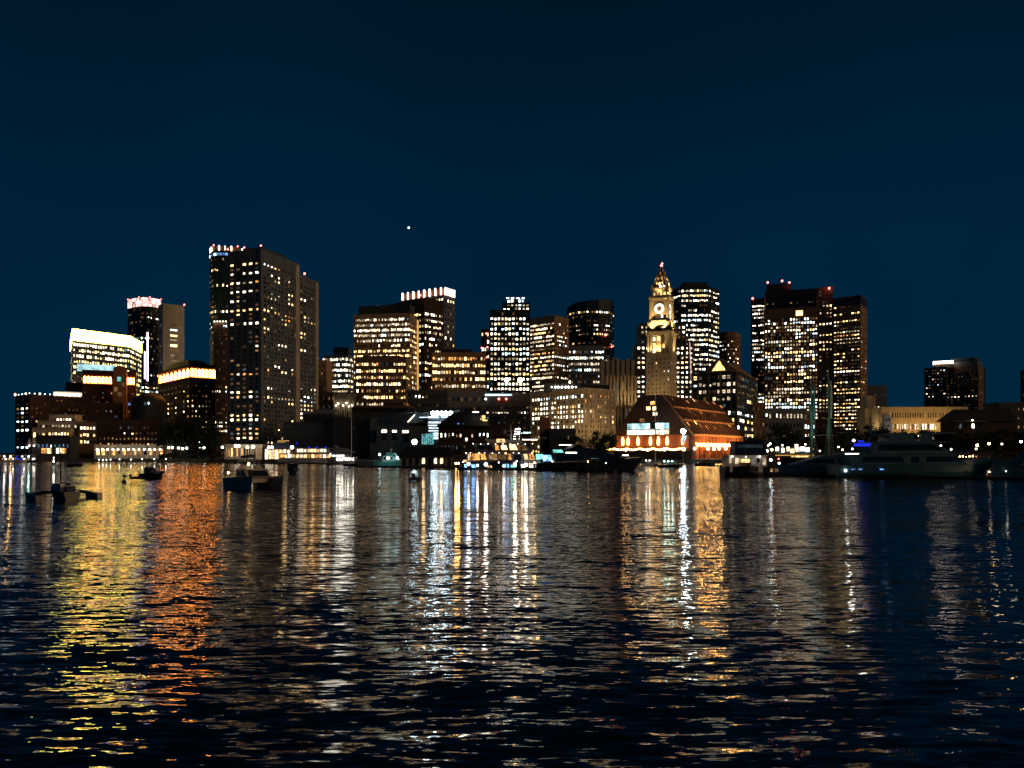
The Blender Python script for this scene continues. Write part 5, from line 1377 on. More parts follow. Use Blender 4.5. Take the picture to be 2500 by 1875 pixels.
# --- trimaran at the left
b = boat_root('trimaran', 'dark folding trimaran with bare mast moored at the left', 152, 96, 138, cat='sailboat'); b.scale = (1,1,1.15)
hull_mesh(7.6,2.3,.9,1.15).build('main_hull', 'black_hull', b, local=True)
for s in (-1,1):
    hull_mesh(5.6,.85,.6,.85,oy=s*3.5,ox=-.2).build('outrigger', 'black_hull' if s > 0 else 'cat_gray', b, local=True)
    mb = MB()
    for x_ in (-1.2,1.3): mb.tube((x_,0,.7),(x_,s*1.9,.82),.13,n=6); mb.tube((x_,s*1.9,.82),(x_,s*3.5,.5),.13,n=6)
    mb.build('cross_beam', 'black_hull', b, local=True)
    mb = MB(); mb.add([(-1.2,s*.7,.72),(1.3,s*.7,.72),(1.3,s*3.3,.62),(-1.2,s*3.3,.62)],[(0,1,2,3)]); mb.build('trampoline_net', 'canvas_gray', b, local=True)
tier(b,'cabin',-2.2,1.8,.9,1.75,1.6,.8,.3,'cat_gray'); strip_win(b,-1.6,1.0,1.15,1.5,1.6)
rail(b,[(3.5,-.2,1.1),(2.6,-.7,1.05),(1.6,-1.0,1.0)],.55); rail(b,[(3.5,.2,1.1),(2.6,.7,1.05),(1.6,1.0,1.0)],.55); rail(b,[(-3.6,-.9,.9),(-3.7,0,.9),(-3.6,.9,.9)],.6)
mb = MB(); mb.box(-3.4,-2.4,-.5,.5,.9,1.5); mb.build('cockpit_locker', 'canvas_blue', b, local=True)
mb = MB(); mb.tube((.6,0,1.4),(.5,0,5.3),.09,.07,n=6); mb.build('mast', 'black_metal', b, local=True)
mb = MB(); mb.tube((.7,.7,.8),(.52,.04,5.2),.03,n=4); mb.tube((-3.4,0,.8),(.5,0,5.2),.03,n=4); mb.build('rigging', 'black_metal', b, local=True)
mb = MB(); mb.tube((.5,0,1.75),(-2.9,0,1.7),.13,n=6); mb.build('boom', 'canvas_blue', b, local=True)
lampball(b,(-1.2,-.5,1.55),.09,'globe_small')
# --- small dark skiff behind
b = boat_root('covered_skiff', 'small dark covered boat beyond the trimaran mast', 184, 318, 5)
hull_mesh(6.6,2.2,.9,1.2).build('hull', 'black_hull', b, local=True)
mb = MB(); mb.xprism([(-3,.9),(2.6,1.1),(1.8,1.9),(-1,2.1),(-2.8,1.4)],-1,1); mb.build('cover', 'canvas_blue', b, local=True)
# --- cabin boat and tender
b = boat_root('cabin_cruiser', 'small dark cabin boat with open wheelhouse on the orange reflection', 371, 172, -8)
hull_mesh(5.6,2.4,1.1,1.7).build('hull', 'black_hull', b, local=True)
tier(b,'wheelhouse',-1.3,.7,1.1,2.6,1.8,.35,.0,'black_hull'); strip_win(b,-1.1,.3,1.9,2.45,1.8,'glass',.3)
tier(b,'cuddy',.0,2.2,1.15,1.75,1.8,.9,.1,'canvas_gray')
mb = MB(); mb.box(-1.5,.9,-1,1,2.95,3.06); mb.build('hardtop', 'canvas_gray', b, local=True)
for x_ in (-1.4,-.3,.8):
    for s in (-.9,.9):
        mb = MB(); mb.tube((x_,s,1.0),(x_,s,2.95),.05,n=5); mb.build('post', 'steel_gray', b, local=True)
mb = MB(); mb.box(-.3,.2,-.4,.4,1.0,1.9); mb.build('console', 'gel_white', b, local=True)
rail(b,[(2.6,0,1.45),(1.9,-.8,1.35),(.6,-1.15,1.25)],.6); mb = MB(); mb.tube((-.4,0,3.05),(-.4,0,4.0),.025,n=4); mb.build('aerial', 'steel_gray', b, local=True)
b = boat_root('tender', 'little dark tender tied astern of the small cabin boat', 334, 170, 4)
hull_mesh(2.6,1.2,.45,.6).build('hull', 'rubber', b, local=True)
mb = MB(); mb.box(-1.55,-1.2,-.2,.2,.2,.95); mb.build('outboard_motor', 'black_metal', b, local=True)
# --- buoys
for i, (px, py) in enumerate(((304,1161),(303,1176))):
    Y_ = CAM_H*F/(py+3-HOR)
    e_ = empty('mooring_buoy', 'round dark mooring buoy ' + ('farther out, left of the small tender' if i == 0 else 'nearer the camera, left of the small tender'), 'buoy', (X(px,Y_),Y_,0), group='mooring buoys')
    mb = MB(); mb.ball((X(px,Y_),Y_,.15), .42, 12, 8); mb.build('float', 'rubber', e_, smooth=True)
    mb = MB(); mb.tube((X(px,Y_),Y_,.4),(X(px,Y_),Y_,.8), .05, n=6); mb.lathe((X(px,Y_),Y_,.78),[(.1,0),(.1,.06)],8); mb.build('ring', 'steel_gray', e_)
# --- catamaran
b = boat_root('sailing_catamaran', 'gray catamaran with bimini and cabin lights moored before the towers', 620, 122, -48, cat='catamaran'); b.scale = (1.08,1.08,1.5)
for s in (-1,1): hull_mesh(10.2,1.5,1.25,1.55,oy=s*2.35,transom=.7,rake=.05).build('hull', 'cat_gray', b, local=True)
mb = MB(); mb.box(-3.8,1.6,-2.0,2.0,.75,1.25); mb.build('bridge_deck', 'cat_gray', b, local=True)
tier(b,'saloon',-2.6,2.0,1.25,2.25,3.7,1.2,.1,'cat_gray'); strip_win(b,-2.2,1.2,1.5,2.0,3.7,'glass',1.2)
mb = MB(); mb.add([(1.9,-1.5,1.45),(1.9,1.5,1.45),(1.25,1.4,2.05),(1.25,-1.4,2.05)],[(0,1,2,3)]); mb.build('windscreen', 'glass', b, local=True)
mb = MB(); mb.box(-4.4,-1.7,-1.8,1.8,3.0,3.12); mb.build('bimini', 'canvas_blue', b, local=True)
for x_ in (-4.3,-1.9):
    for s in (-1.7,1.7):
        mb = MB(); mb.tube((x_,s,1.25),(x_,s,3.0),.04,n=5); mb.build('bimini_post', 'steel_gray', b, local=True)
mb = MB(); mb.tube((.3,0,2.2),(.3,0,4.6),.13,.11,n=8); mb.build('mast_stub', 'steel_gray', b, local=True)
mb = MB(); mb.tube((.3,0,3.6),(-4.8,0,3.5),.22,.16,n=8); mb.build('boom_sail_cover', 'canvas_blue', b, local=True)
mb = MB(); mb.tube((4.6,-2.3,1.4),(4.6,2.3,1.4),.09,n=6); mb.build('bow_beam', 'steel_gray', b, local=True)
for p_ in ((-4.5,-2.2,1.75),(-4.4,1.9,1.9),(-1.0,-.4,2.75)): lampball(b,p_,.13,'globe_warm')
for s in (-1,1): rail(b,[(4.7,s*2.4,1.5),(2.5,s*3.0,1.4),(-.5,s*3.05,1.3),(-3.5,s*3.0,1.25)],.65)
for s in (-1,1):
    for t_ in (-1,1):
        mb = MB(); mb.box(-4.2,3.0,s*2.35+t_*.74-.02,s*2.35+t_*.74+.02,1.02,1.1); mb.build('rub_rail', 'black_hull', b, local=True)
        for k in range(4):
            x_ = -2.6+1.3*k; mb = MB(); mb.box(x_,x_+.6,s*2.35+t_*.73-.02,s*2.35+t_*.73+.02,.68,.88); mb.build('portlight', 'glass', b, local=True)
# --- cruiser by the dock
b = boat_root('dark_cruiser', 'dark cabin cruiser seen end on between catamaran and dock', 715, 214, -80)
hull_mesh(7.5,3.6,1.3,1.8).build('hull', 'navy_hull', b, local=True); tier(b,'cabin',-2,2.2,1.5,2.8,2.6,.8,.1,'navy_hull'); strip_win(b,-1.6,1.4,2.0,2.6,2.6)
mb = MB(); mb.box(-2.6,1.4,-1.3,1.3,3.3,3.4); mb.build('hardtop', 'canvas_gray', b, local=True)
mb = MB()
for x_ in (-2.4,1.2):
    for s in (-1.2,1.2): mb.tube((x_,s,2.6),(x_,s,3.3),.05,n=4)
mb.build('hardtop_posts', 'steel_gray', b, local=True); rail(b,[(3.2,-.6,1.8),(1.8,-1.4,1.65),(0,-1.7,1.55)],.6)
# --- inflatable
b = boat_root('inflatable_dinghy', 'round dark inflatable dinghy alone on the pale reflection', 1015, 156, 86)
mb = MB()
for s in (-1,1):
    mb.tube((-1.6,s*.95,.42),(1.0,s*.95,.5),.34,n=10); mb.tube((1.0,s*.95,.5),(1.9,s*.25,.7),.34,.3,n=10)
mb.tube((1.9,-.28,.7),(1.9,.28,.7),.3,n=10); mb.build('tube_hull', 'rubber', b, local=True)
mb = MB(); mb.box(-1.5,1.4,-.75,.75,.15,.3); mb.build('floor', 'rubber', b, local=True)
mb = MB(); mb.box(-1.75,-1.55,-.7,.7,.2,.9); mb.build('transom', 'black_metal', b, local=True)
mb = MB(); mb.box(-2.2,-1.75,-.28,.28,.75,1.7); mb.tube((-2.0,0,.8),(-2.0,0,-.3),.12,n=6); mb.build('outboard_motor', 'black_metal', b, local=True)
mb = MB(); mb.box(-.4,.3,-.45,.45,.3,1.3); mb.build('console', 'gel_white', b, local=True); lampball(b,(-1.4,0,2.0),.09,'globe_small','stern_light')
mb = MB(); mb.tube((-1.5,0,.9),(-1.4,0,1.95),.025,n=4); mb.build('light_pole', 'steel_gray', b, local=True)

# --- orange lit excursion ferry
b = boat_root('excursion_ferry', 'two deck excursion ferry with orange lit windows at the quay', 772, 398, -3, cat='ferry')
hull_mesh(40,8,2.6,3.6,transom=.95,rake=.06).build('hull', 'gel_white', b, local=True)
tier(b,'lower_deckhouse',-19,12,2.6,5.4,7,.5,.0,'gel_white'); tier(b,'upper_deckhouse',-10,8,5.7,8.2,6,.9,-.2,'gel_white')
mb = MB(); mb.box(-19.5,13,-3.9,3.9,5.4,5.7); mb.build('upper_deck', 'gel_white', b, local=True); mb = MB(); mb.box(-11,8,-3.3,3.3,8.2,8.45); mb.build('roof', 'gel_white', b, local=True)
for i in range(14):
    x_ = -18.2+2.1*i
    mb = MB(); mb.box(x_,x_+1.6,-3.56,-3.5,3.3,5.0); mb.build('window', rnd.choice(['shop','shop','shop_white','o']), b, local=True)
for i in range(9):
    x_ = -9.4+1.8*i
    mb = MB(); mb.box(x_,x_+1.35,-3.06,-3.0,6.3,7.9); mb.build('window', rnd.choice(['shop','shop_white','shop']), b, local=True)
mb = MB(); mb.box(-11,-9.6,-.3,.3,8.45,11); mb.build('mast', 'blue_paint', b, local=True); lampball(b,(-10.6,-.5,11.2),.4,'blue_led','mast_light')
for x_ in (-3,1,6): lampball(b,(x_,-2.6,8.8),.5,'blue_led','roof_light')
rail(b,[(-19,-3.8,5.7),(-15,-3.8,5.7),(-11,-3.8,5.7)]); rail(b,[(8,-3.8,5.7),(11,-3.8,5.7),(13,-3.8,5.7)])
# --- gray tour boat with lettering
b = boat_root('lettered_tour_boat', 'gray tour boat with white lettering beside the orange ferry', 838, 372, 2, cat='boat')
hull_mesh(15,5,3.0,4.0).build('hull', 'canvas_gray', b, local=True); tier(b,'deckhouse',-6,5,3.0,5.6,4.2,.9,.0,'canvas_gray')
mb = MB(); mb.xprism([(-7.2,6.0),(6.0,6.0),(1.5,8.2),(-2.4,8.4),(-3.6,9.6),(-4.4,9.6),(-3.6,8.2)], -2.2, 2.2); mb.build('canopy_roof', 'canvas_gray', b, local=True)
mb = MB()
for x_ in (-5.6,-1.5,2.5): mb.tube((x_,-2.0,5.6),(x_,-2.0,6.0),.12,n=4)
mb.build('canopy_posts', 'steel_gray', b, local=True)
def lettering(root, txt, loc, size, mat, name='lettering', rot=(R(90),0,0)):
    cu_ = bpy.data.curves.new(name, 'FONT'); cu_.body = txt; cu_.size = size; cu_.extrude = .03; cu_.align_x = 'LEFT'
    cu_.offset = .012*size
    o_ = bpy.data.objects.new(name, cu_); COL.objects.link(o_); o_.parent = root; o_.location = loc; o_.rotation_euler = rot
    bpy.context.view_layer.update()
    me_ = bpy.data.meshes.new_from_object(o_.evaluated_get(bpy.context.evaluated_depsgraph_get()))
    bpy.data.objects.remove(o_); me_.materials.clear(); me_.materials.append(M[mat])
    o_ = bpy.data.objects.new(name, me_); COL.objects.link(o_); o_.parent = root; o_.location = loc; o_.rotation_euler = rot
    return o_
lettering(b, 'CAPTAIN', (-3.0,-2.62,2.0), 2.1, 'strip_white')
mb = MB()
for i, (x_, w_) in enumerate(((-6.2,.5),(-4.8,1.0),(-3.2,.6),(-2.0,.9),(-.8,.9),(.3,.5))): mb.box(x_,x_+w_,-2.16,-2.1,4.0,4.8 + (.8 if i == 0 else 0))
mb.build('lit_windows', 'strip_white', b, local=True)
# --- aqua cabin boat
b = boat_root('pilot_boat', 'aqua lit cabin boat with radar before the aquarium', 955, 318, -2)
hull_mesh(15,4.6,1.9,2.7).build('hull', 'teal_paint', b, local=True); tier(b,'cabin',-3.5,4.2,2.2,4.6,3.6,.8,.1,'gel_white'); tier(b,'flybridge',-2,2.6,4.6,6.0,3.0,.9,.2,'teal_paint')
for i in range(5):
    x_ = -2.9+1.35*i
    mb = MB(); mb.box(x_,x_+1.05,-1.86,-1.8,3.1,4.2); mb.build('window', ['glass','w','glass','dt','c'][i], b, local=True)
mb = MB(); mb.tube((0,0,6),(0,0,8),.08,n=5); mb.box(-.7,.7,-.12,.12,7.2,7.4); mb.build('radar_mast', 'white_paint', b, local=True)
rail(b,[(7,0,2.7),(5.5,-1.3,2.5),(3,-2.1,2.3),(0,-2.2,2.2)],.9,mat='white_paint'); rail(b,[(-7.2,-2.0,1.9),(-5,-2.2,1.95),(-3.2,-2.2,2.0)],.9,mat='white_paint')
lampball(b,(-4.6,-1.6,5.2),.4,'globe_cool','work_lamp'); mb = MB(); mb.tube((-4.6,-1.6,2),(-4.6,-1.6,5.0),.06,n=4); mb.build('lamp_pole', 'steel_gray', b, local=True)
floodlight((X(930,308),308,3.6), (X(958,318),316,4.2), 700, (.45,1,.95), 130, label='aqua work light on the dock before the cabin boat')

# --- lit yachts at the middle dock
def lit_panel(root, x0, x1, y_, z0, z1, mat, name='lit_window', sl=0.0):
    mb = MB(); mb.add([(x0,y_,z0),(x1,y_,z0),(x1-sl,y_,z1),(x0-sl*.4,y_,z1),(x0,y_+.05,z0),(x1,y_+.05,z0),(x1-sl,y_+.05,z1),(x0-sl*.4,y_+.05,z1)],[(0,1,2,3),(3,2,6,7),(1,5,6,2),(4,0,3,7)]); return mb.build(name, mat, root, local=True)
b = boat_root('lit_motor_yacht', 'brightly lit multi deck yacht with orange and blue glowing cabins', 1245, 262, 3, cat='yacht')
hull_mesh(34,7.5,2.6,4.4,transom=.92,rake=.08).build('hull', 'navy_hull', b, local=True)
tier(b,'main_deckhouse',-15,11,2.6,6.0,6.4,1.0,-.2,'canvas_gray'); tier(b,'upper_deckhouse',-12,8,6.3,9.2,5.6,1.0,-.3,'canvas_gray'); tier(b,'flybridge',-8,5,9.4,10.6,4.8,1.6,-.6,'gel_white')
mb = MB(); mb.box(-16.5,11.5,-3.6,3.6,6.0,6.25); mb.build('upper_deck', 'teak', b, local=True); mb = MB(); mb.box(-13.5,8.4,-3.2,3.2,9.2,9.4); mb.build('sun_deck', 'teak', b, local=True)
x_ = -14.8
while x_ < 9.6:
    w_ = rnd.uniform(.9,3.0); k = rnd.choice(['yacht_warm','yacht_warm','d','yacht_blue','o','glass','glass','glass','yacht_teal','d','shop'])
    lit_panel(b,x_,x_+w_,-3.26,3.2+rnd.random()*.5,5.3+rnd.random()*.4,k,sl=rnd.uniform(.1,.9)); x_ += w_+rnd.uniform(.25,1.0)
x_ = -11.6
while x_ < 5.4:
    w_ = rnd.uniform(1.2,3.4); k = rnd.choice(['yacht_warm','shop','o','glass','d','glass'])
    lit_panel(b,x_,x_+w_,-2.86,6.7+rnd.random()*.5,8.5+rnd.random()*.4,k,sl=rnd.uniform(.3,1.2)); x_ += w_+rnd.uniform(.2,.9)
x_ = -16.0
while x_ < 9:
    w_ = rnd.uniform(.7,2.4); k = rnd.choice(['yacht_blue','yacht_blue','yacht_teal','shop_white','glass','glass','yacht_warm'])
    lit_panel(b,x_,x_+w_,-3.72 if x_ < 0 else -3.5,.8,1.5+rnd.random()*.9,k,'hull_light',sl=rnd.uniform(0,.5)); x_ += w_+rnd.uniform(.4,1.6)
for x_, z_, r_ in ((-14.6,2.0,.55),(-11.5,1.5,.38),(-8.6,1.9,.6),(-2.4,1.3,.35),(1.6,1.9,.6),(5.4,1.7,.6),(9.6,1.8,.5)): lampball(b,(x_,-3.95,z_),r_,'globe_small','fender_lamp')
rail(b,[(-16.4,-3.5,6.25),(-14,-3.5,6.25),(-11,-3.5,6.25),(-8,-3.5,6.25),(-5,-3.5,6.25),(-2,-3.5,6.25),(1,-3.5,6.25)]); rail(b,[(-13.4,-3.1,9.4),(-10,-3.1,9.4),(-6,-3.1,9.4),(-2,-3.1,9.4)])
mb = MB(); mb.tube((.5,0,10.6),(.2,0,16.2),.28,.1,n=6); mb.box(-1.2,1.2,-.3,.3,12.0,12.2); mb.box(-.8,2.4,-.2,.2,13.6,13.8); mb.build('mast', 'gel_white', b, local=True)
for i in range(6): lit_panel(b, 1.0+.15*i, 3.2+.1*i, -.6, 9.9+.85*i, 10.15+.85*i, 'strip_white', 'mast_spreader_light')
lampball(b,(-2.2,0,13.4),1.0,'canvas_gray','radar_dome'); lampball(b,(2.6,-.6,11.4),.8,'canvas_gray','radar_dome')
lit_panel(b,-4.8,-1.8,-2.46,9.6,10.8,'yacht_warm','bar_light',sl=.2); lit_panel(b,4.2,9.5,-2.5,10.4,10.7,'crown_white','awning_light')
for i in range(4): lampball(b,(-14+5*i,-3.4,6.05),.18,'globe_small')
for i in range(9): lampball(b,(-13+2.6*i,-3.1,9.1-.12*(i%2)),.13,'globe_small','garland_bulb')
for i in range(6): lampball(b,(-15.5+4.6*i,-3.6,5.8),.14,'globe_warm' if i % 2 else 'globe_small','garland_bulb')
# stern party boat left of it
b = boat_root('party_boat', 'smaller lit party boat with orange canopy left of the big lit yacht', 1168, 268, -4)
hull_mesh(13,4.4,1.6,2.2,transom=.95).build('hull', 'gel_white', b, local=True); tier(b,'deckhouse',-5.5,3.5,1.6,3.9,3.8,.7,0,'navy_hull')
mb = MB(); mb.xprism([(-6,4.6),(4,4.6),(3,5.3),(-1,5.6),(-5,5.3)],-2.1,2.1); mb.build('canopy', 'red_brick', b, local=True)
for i in range(5): lit_panel(b,-5.2+1.7*i,-3.9+1.7*i,-1.96,2.1,3.5,['yacht_warm','shop_white','yacht_blue','yacht_warm','shop'][i])
for i in range(4):
    mb = MB(); x_ = -5.4+2.9*i; mb.tube((x_,-1.9,3.9),(x_,-1.9,4.6),.06,n=4); mb.build('canopy_post', 'steel_gray', b, local=True)
for i in range(3): lampball(b,(-4.5+3*i,-2.3,1.5),.38,['globe_small','globe_cool','globe_small'][i])
# navy motor yacht bow to the right
b = boat_root('navy_motor_yacht', 'sleek navy hulled motor yacht pointing right before the bush', 1440, 246, 0, cat='yacht')
hull_mesh(36,7,2.6,4.6,transom=.9,rake=.1).build('hull', 'navy_hull', b, local=True)
mb = MB(); mb.xprism([(-12,3.0),(12,3.9),(7,5.4),(1,7.2),(-6,7.6),(-11,6.6)],-2.7,2.7); mb.build('superstructure', 'navy_hull', b, local=True)
mb = MB(); mb.add([(-8,-2.74,4.6),(9,-2.74,4.7),(5,-2.74,5.4),(-7,-2.74,5.6)],[(0,1,2,3)]); mb.build('side_window', 'glass', b, local=True)
mb = MB(); mb.add([(-6,-2.74,6.2),(2.6,-2.74,6.1),(.6,-2.74,6.9),(-5.4,-2.74,7.1)],[(0,1,2,3)]); mb.build('bridge_window', 'glass', b, local=True)
mb = MB(); mb.box(-9,-1,-2.6,2.6,8.6,8.8); mb.build('hardtop', 'gel_white', b, local=True)
mb = MB(); mb.xprism([(-8,7.4),(-6.2,7.4),(-4.8,8.6),(-6.2,8.6)],-2.3,2.3); mb.build('radar_arch', 'gel_white', b, local=True)
lit_panel(b,-10.4,-6.4,-2.62,8.45,8.62,'strip_white','awning_light'); lit_panel(b,-15.6,-12.6,-2.9,3.2,5.2,'yacht_blue','cockpit_light',sl=.5); lit_panel(b,-12.2,-8.8,-2.8,6.0,7.0,'yacht_teal','cockpit_light',sl=.8)
lit_panel(b,-8.2,-4.6,-2.85,5.75,6.15,'strip_white','step_light'); lit_panel(b,10.6,12.6,-1.8,5.0,5.2,'globe_small','bow_light'); lit_panel(b,0,2.6,-2.9,4.0,4.2,'dc','hull_light')
rail(b,[(16.6,-.8,4.5),(14.5,-1.9,4.2),(12,-2.6,3.9),(9,-3.0,3.7)],.8)
# docked small motorboats by the hotel quay
for i, (px, Y_, L_, col, lab) in enumerate(((1590,330,9,'gel_white','white motorboat moored under the string lit canopy'),(1640,300,11,'navy_hull','dark motorboat with three deck lamps below the hotel corner'),(1722,345,10,'black_hull','black launch moored before the glowing arcade'),(1555,262,6,'gel_white','small runabout at the bow of the navy yacht'))):
    b = boat_root('motorboat', lab, px, Y_, 6-4*i)
    hull_mesh(L_,3.0,1.1,1.6).build('hull', col, b, local=True); tier(b,'cabin',-L_*.2,L_*.2,1.2,2.4,2.2,.9,.1,'gel_white' if i != 2 else 'canvas_gray'); strip_win(b,-L_*.16,L_*.12,1.7,2.2,2.2,'glass',.9)
    if i < 2 or i == 3:
        for k in range(3 if i == 1 else 2): lampball(b,(-L_*.3+k*1.6,-1.2,2.5),.26,'globe_small' if i != 1 else 'globe_green')
    rail(b,[(L_*.45,-.3,1.6),(L_*.3,-1.0,1.5),(L_*.1,-1.4,1.3)],.6)

# --- ferry houseboat
b = boat_root('white_ferryboat', 'black hulled ferry with bright white open cabin on the gold reflection', 1822, 186, 5, cat='ferry')
hull_mesh(12.4,4.6,2.5,3.0,transom=.95,rake=.05).build('hull', 'black_hull', b, local=True)
mb = MB(); mb.box(-5.6,4.6,-2.0,2.0,5.1,5.35); mb.build('cabin_roof', 'white_paint', b, local=True)
for x_, w_ in ((-5.4,1.0),(-3.9,1.3),(1.6,1.3),(3.2,1.2)):
    mb = MB(); mb.box(x_,x_+w_,-2.0,-1.7,2.5,5.1); mb.build('cabin_panel', 'white_paint', b, local=True)
mb = MB(); mb.box(-5.5,4.5,1.5,1.8,2.5,5.1); mb.build('far_wall', 'white_paint', b, local=True)
lit_panel(b,-2.4,1.4,1.3,3.2,4.3,'shop','cabin_interior'); lit_panel(b,-5.25,-4.6,-2.05,3.4,4.7,'wm','door_light'); lit_panel(b,-3.7,-2.8,-2.05,3.2,4.7,'wm','door_light'); lit_panel(b,1.9,2.6,-2.05,3.6,4.6,'glass','door_window'); lit_panel(b,3.4,4.2,-2.05,3.0,4.8,'wm','door_light')
mb = MB(); mb.box(-2.0,1.0,-.6,.6,2.6,3.5); mb.build('bench', 'teak', b, local=True)
tier(b,'upper_wheelhouse',-3.6,5.0,5.35,8.6,3.4,.4,.0,'navy_hull'); strip_win(b,-3.0,3.6,7.2,8.0,3.4,'dc',.3); mb = MB(); mb.box(-4.2,5.6,-2.1,2.1,8.6,8.8); mb.build('upper_roof', 'navy_hull', b, local=True)
mb = MB(); mb.box(-5.2,-4.5,-2.4,-2.3,1.2,2.8); mb.box(2.2,3.2,-2.4,-2.3,1.1,2.6); mb.build('boarding_fender', 'white_paint', b, local=True)
lampball(b,(5.4,-1.8,8.2),.25,'globe_small'); lampball(b,(6.2,-.4,4.2),.3,'globe_cool'); mb = MB(); mb.tube((-1,-1.9,5.35),(-1,-1.9,6.8),.04,n=4); mb.build('flag_staff', 'steel_gray', b, local=True)
lampball(b,(-4.6,-2.6,5.0),.14,'globe'); lampball(b,(2.4,-2.6,5.0),.14,'globe'); lampball(b,(-.6,-1.2,4.9),.14,'globe')
# --- sport yacht
b = boat_root('sport_yacht', 'gray sport yacht with raked bow left of the superyacht', 1985, 196, 178, cat='yacht')
hull_mesh(20,5,1.9,3.0,rake=.1).build('hull', 'gel_gray', b, local=True)
mb = MB(); mb.xprism([(-8,2.0),(6.5,2.7),(1.5,4.3),(-2.5,5.3),(-7,5.1)],-2.1,2.1); mb.build('superstructure', 'gel_gray', b, local=True)
for s in (-1,1):
    mb = MB(); mb.add([(-5,s*2.14,3.3),(3.2,s*2.14,3.3),(.4,s*2.14,4.2),(-4.4,s*2.14,4.5)],[(0,1,2,3)]); mb.build('side_window', 'glass', b, local=True)
rail(b,[(9,.3,3.0),(7,1.4,2.8),(4,2.1,2.6)],.7); lampball(b,(-8.6,2.4,1.6),.22,'globe_small','stern_light'); lampball(b,(-6,2.2,5.6),.16,'globe_cool')
# --- superyacht
b = boat_root('superyacht', 'long dark three deck superyacht with bow pointing right', 2235, 180, 0, cat='yacht')
hull_mesh(40,8,3.0,4.7,transom=.9,rake=.1,n=18).build('hull', 'gel_gray', b, local=True)
tier(b,'main_deckhouse',-17,11,3.0,5.6,7.0,1.5,-.6,'gel_gray'); tier(b,'upper_deckhouse',-12,7.5,5.9,8.4,6.2,2.0,-.6,'gel_gray'); tier(b,'sun_deck',-8,0,8.6,10.0,5,1.5,.3,'gel_gray')
mb = MB(); mb.box(-18,10.5,-3.8,3.8,5.6,5.85); mb.build('upper_deck', 'gel_gray', b, local=True); mb = MB(); mb.xprism([(-13,8.4),(7,8.4),(4,8.7),(-12,8.7)],-3.4,3.4); mb.build('roof_deck', 'gel_gray', b, local=True)
strip_win(b,-14.5,-4.5,3.7,5.1,7.0,'glass',.4); strip_win(b,-3.0,-1.0,3.6,5.1,7.0,'glass',0); strip_win(b,.6,9.6,3.8,5.1,7.0,'glass',1.2); strip_win(b,-10.5,5.4,6.5,8.0,6.2,'glass',1.8)
mb = MB(); mb.xprism([(-9.5,10.0),(-1.2,10.0),(-2.2,10.7),(-9.0,10.6)],-2.4,2.4); mb.build('hardtop', 'gel_gray', b, local=True)
mb = MB(); mb.xprism([(2,8.7),(2.6,8.7),(3.2,10.6),(9,10.6),(9,10.85),(2.8,10.85)],-2.2,2.2); mb.build('radar_arch', 'gel_gray', b, local=True)
mb = MB(); mb.tube((-11,0,8.7),(-10.8,0,12.6),.3,.12,n=6); mb.box(-12,-9.8,-.2,.2,11.0,11.2); mb.build('mast', 'gel_gray', b, local=True)
for x_ in (-17.4,-15.8,-10.6): lit_panel(b,x_,x_+1.0,-4.0,1.9,2.15,'yacht_blue','hull_light')
lit_panel(b,-16.6,-12.8,-3.3,7.5,8.2,'blue_led','blue_deck_glow',sl=-.5); lit_panel(b,-15.4,-14.0,-3.2,8.5,8.9,'blue_led','blue_deck_glow',sl=.2); lampball(b,(-16.6,-3.4,8.9),.32,'globe_small'); lampball(b,(-18.6,-3.6,1.7),.3,'globe_small','stern_light')
lit_panel(b,-18.8,-15.6,-3.82,5.65,5.8,'globe_small','deck_edge_light')
rail(b,[(18.5,-.9,4.6),(16,-2.4,4.3),(13,-3.3,4.0),(10.5,-3.7,3.8)],.9); mb = MB(); mb.xprism([(11,3.9),(15,4.2),(14.4,5.0),(11.4,4.9)],-1.6,1.6); mb.build('tender_cover', 'canvas_blue', b, local=True)
floodlight((X(2405,168),168,1.6), (X(2385,180),178,3.0), 55, (.3,1,.72), 120, label='green dock light under the superyacht bow')
# --- yacht cut by the right edge
b = boat_root('edge_yacht', 'dark yacht cut by the right edge of the view', 2560, 176, 180, cat='yacht')
hull_mesh(28,7,3.0,4.4,rake=.1).build('hull', 'gel_gray', b, local=True); tier(b,'main_deckhouse',-10,9,3.0,6.0,6,1.6,0,'gel_gray'); strip_win(b,-8,6.5,3.9,5.4,6,'glass',1.4); tier(b,'upper_deckhouse',-8,5,6.0,8.2,5,1.6,0,'gel_gray'); strip_win(b,-6,2.6,6.6,7.8,5,'glass',1.4)
rail(b,[(13,.6,4.4),(11,2,4.2),(8,3,3.9)],.8); lampball(b,(11.2,1.6,1.6),.13,'strip_white','bow_light')
dl = empty('dock_beacon', 'white dock beacon with red base at the superyacht bow', 'beacon', (X(2419,164),164.5,.57))
mb = MB(); mb.ball((X(2419,164),164.5,Z(1152,164)), .2, 10, 6, sz=.6); mb.build('lamp', 'strip_white', dl); mb = MB(); mb.lathe((X(2419,164),164.5,.57),[(.3,0),(.25,Z(1155,164)-.57)],8); mb.build('base', 'red_paint', dl)
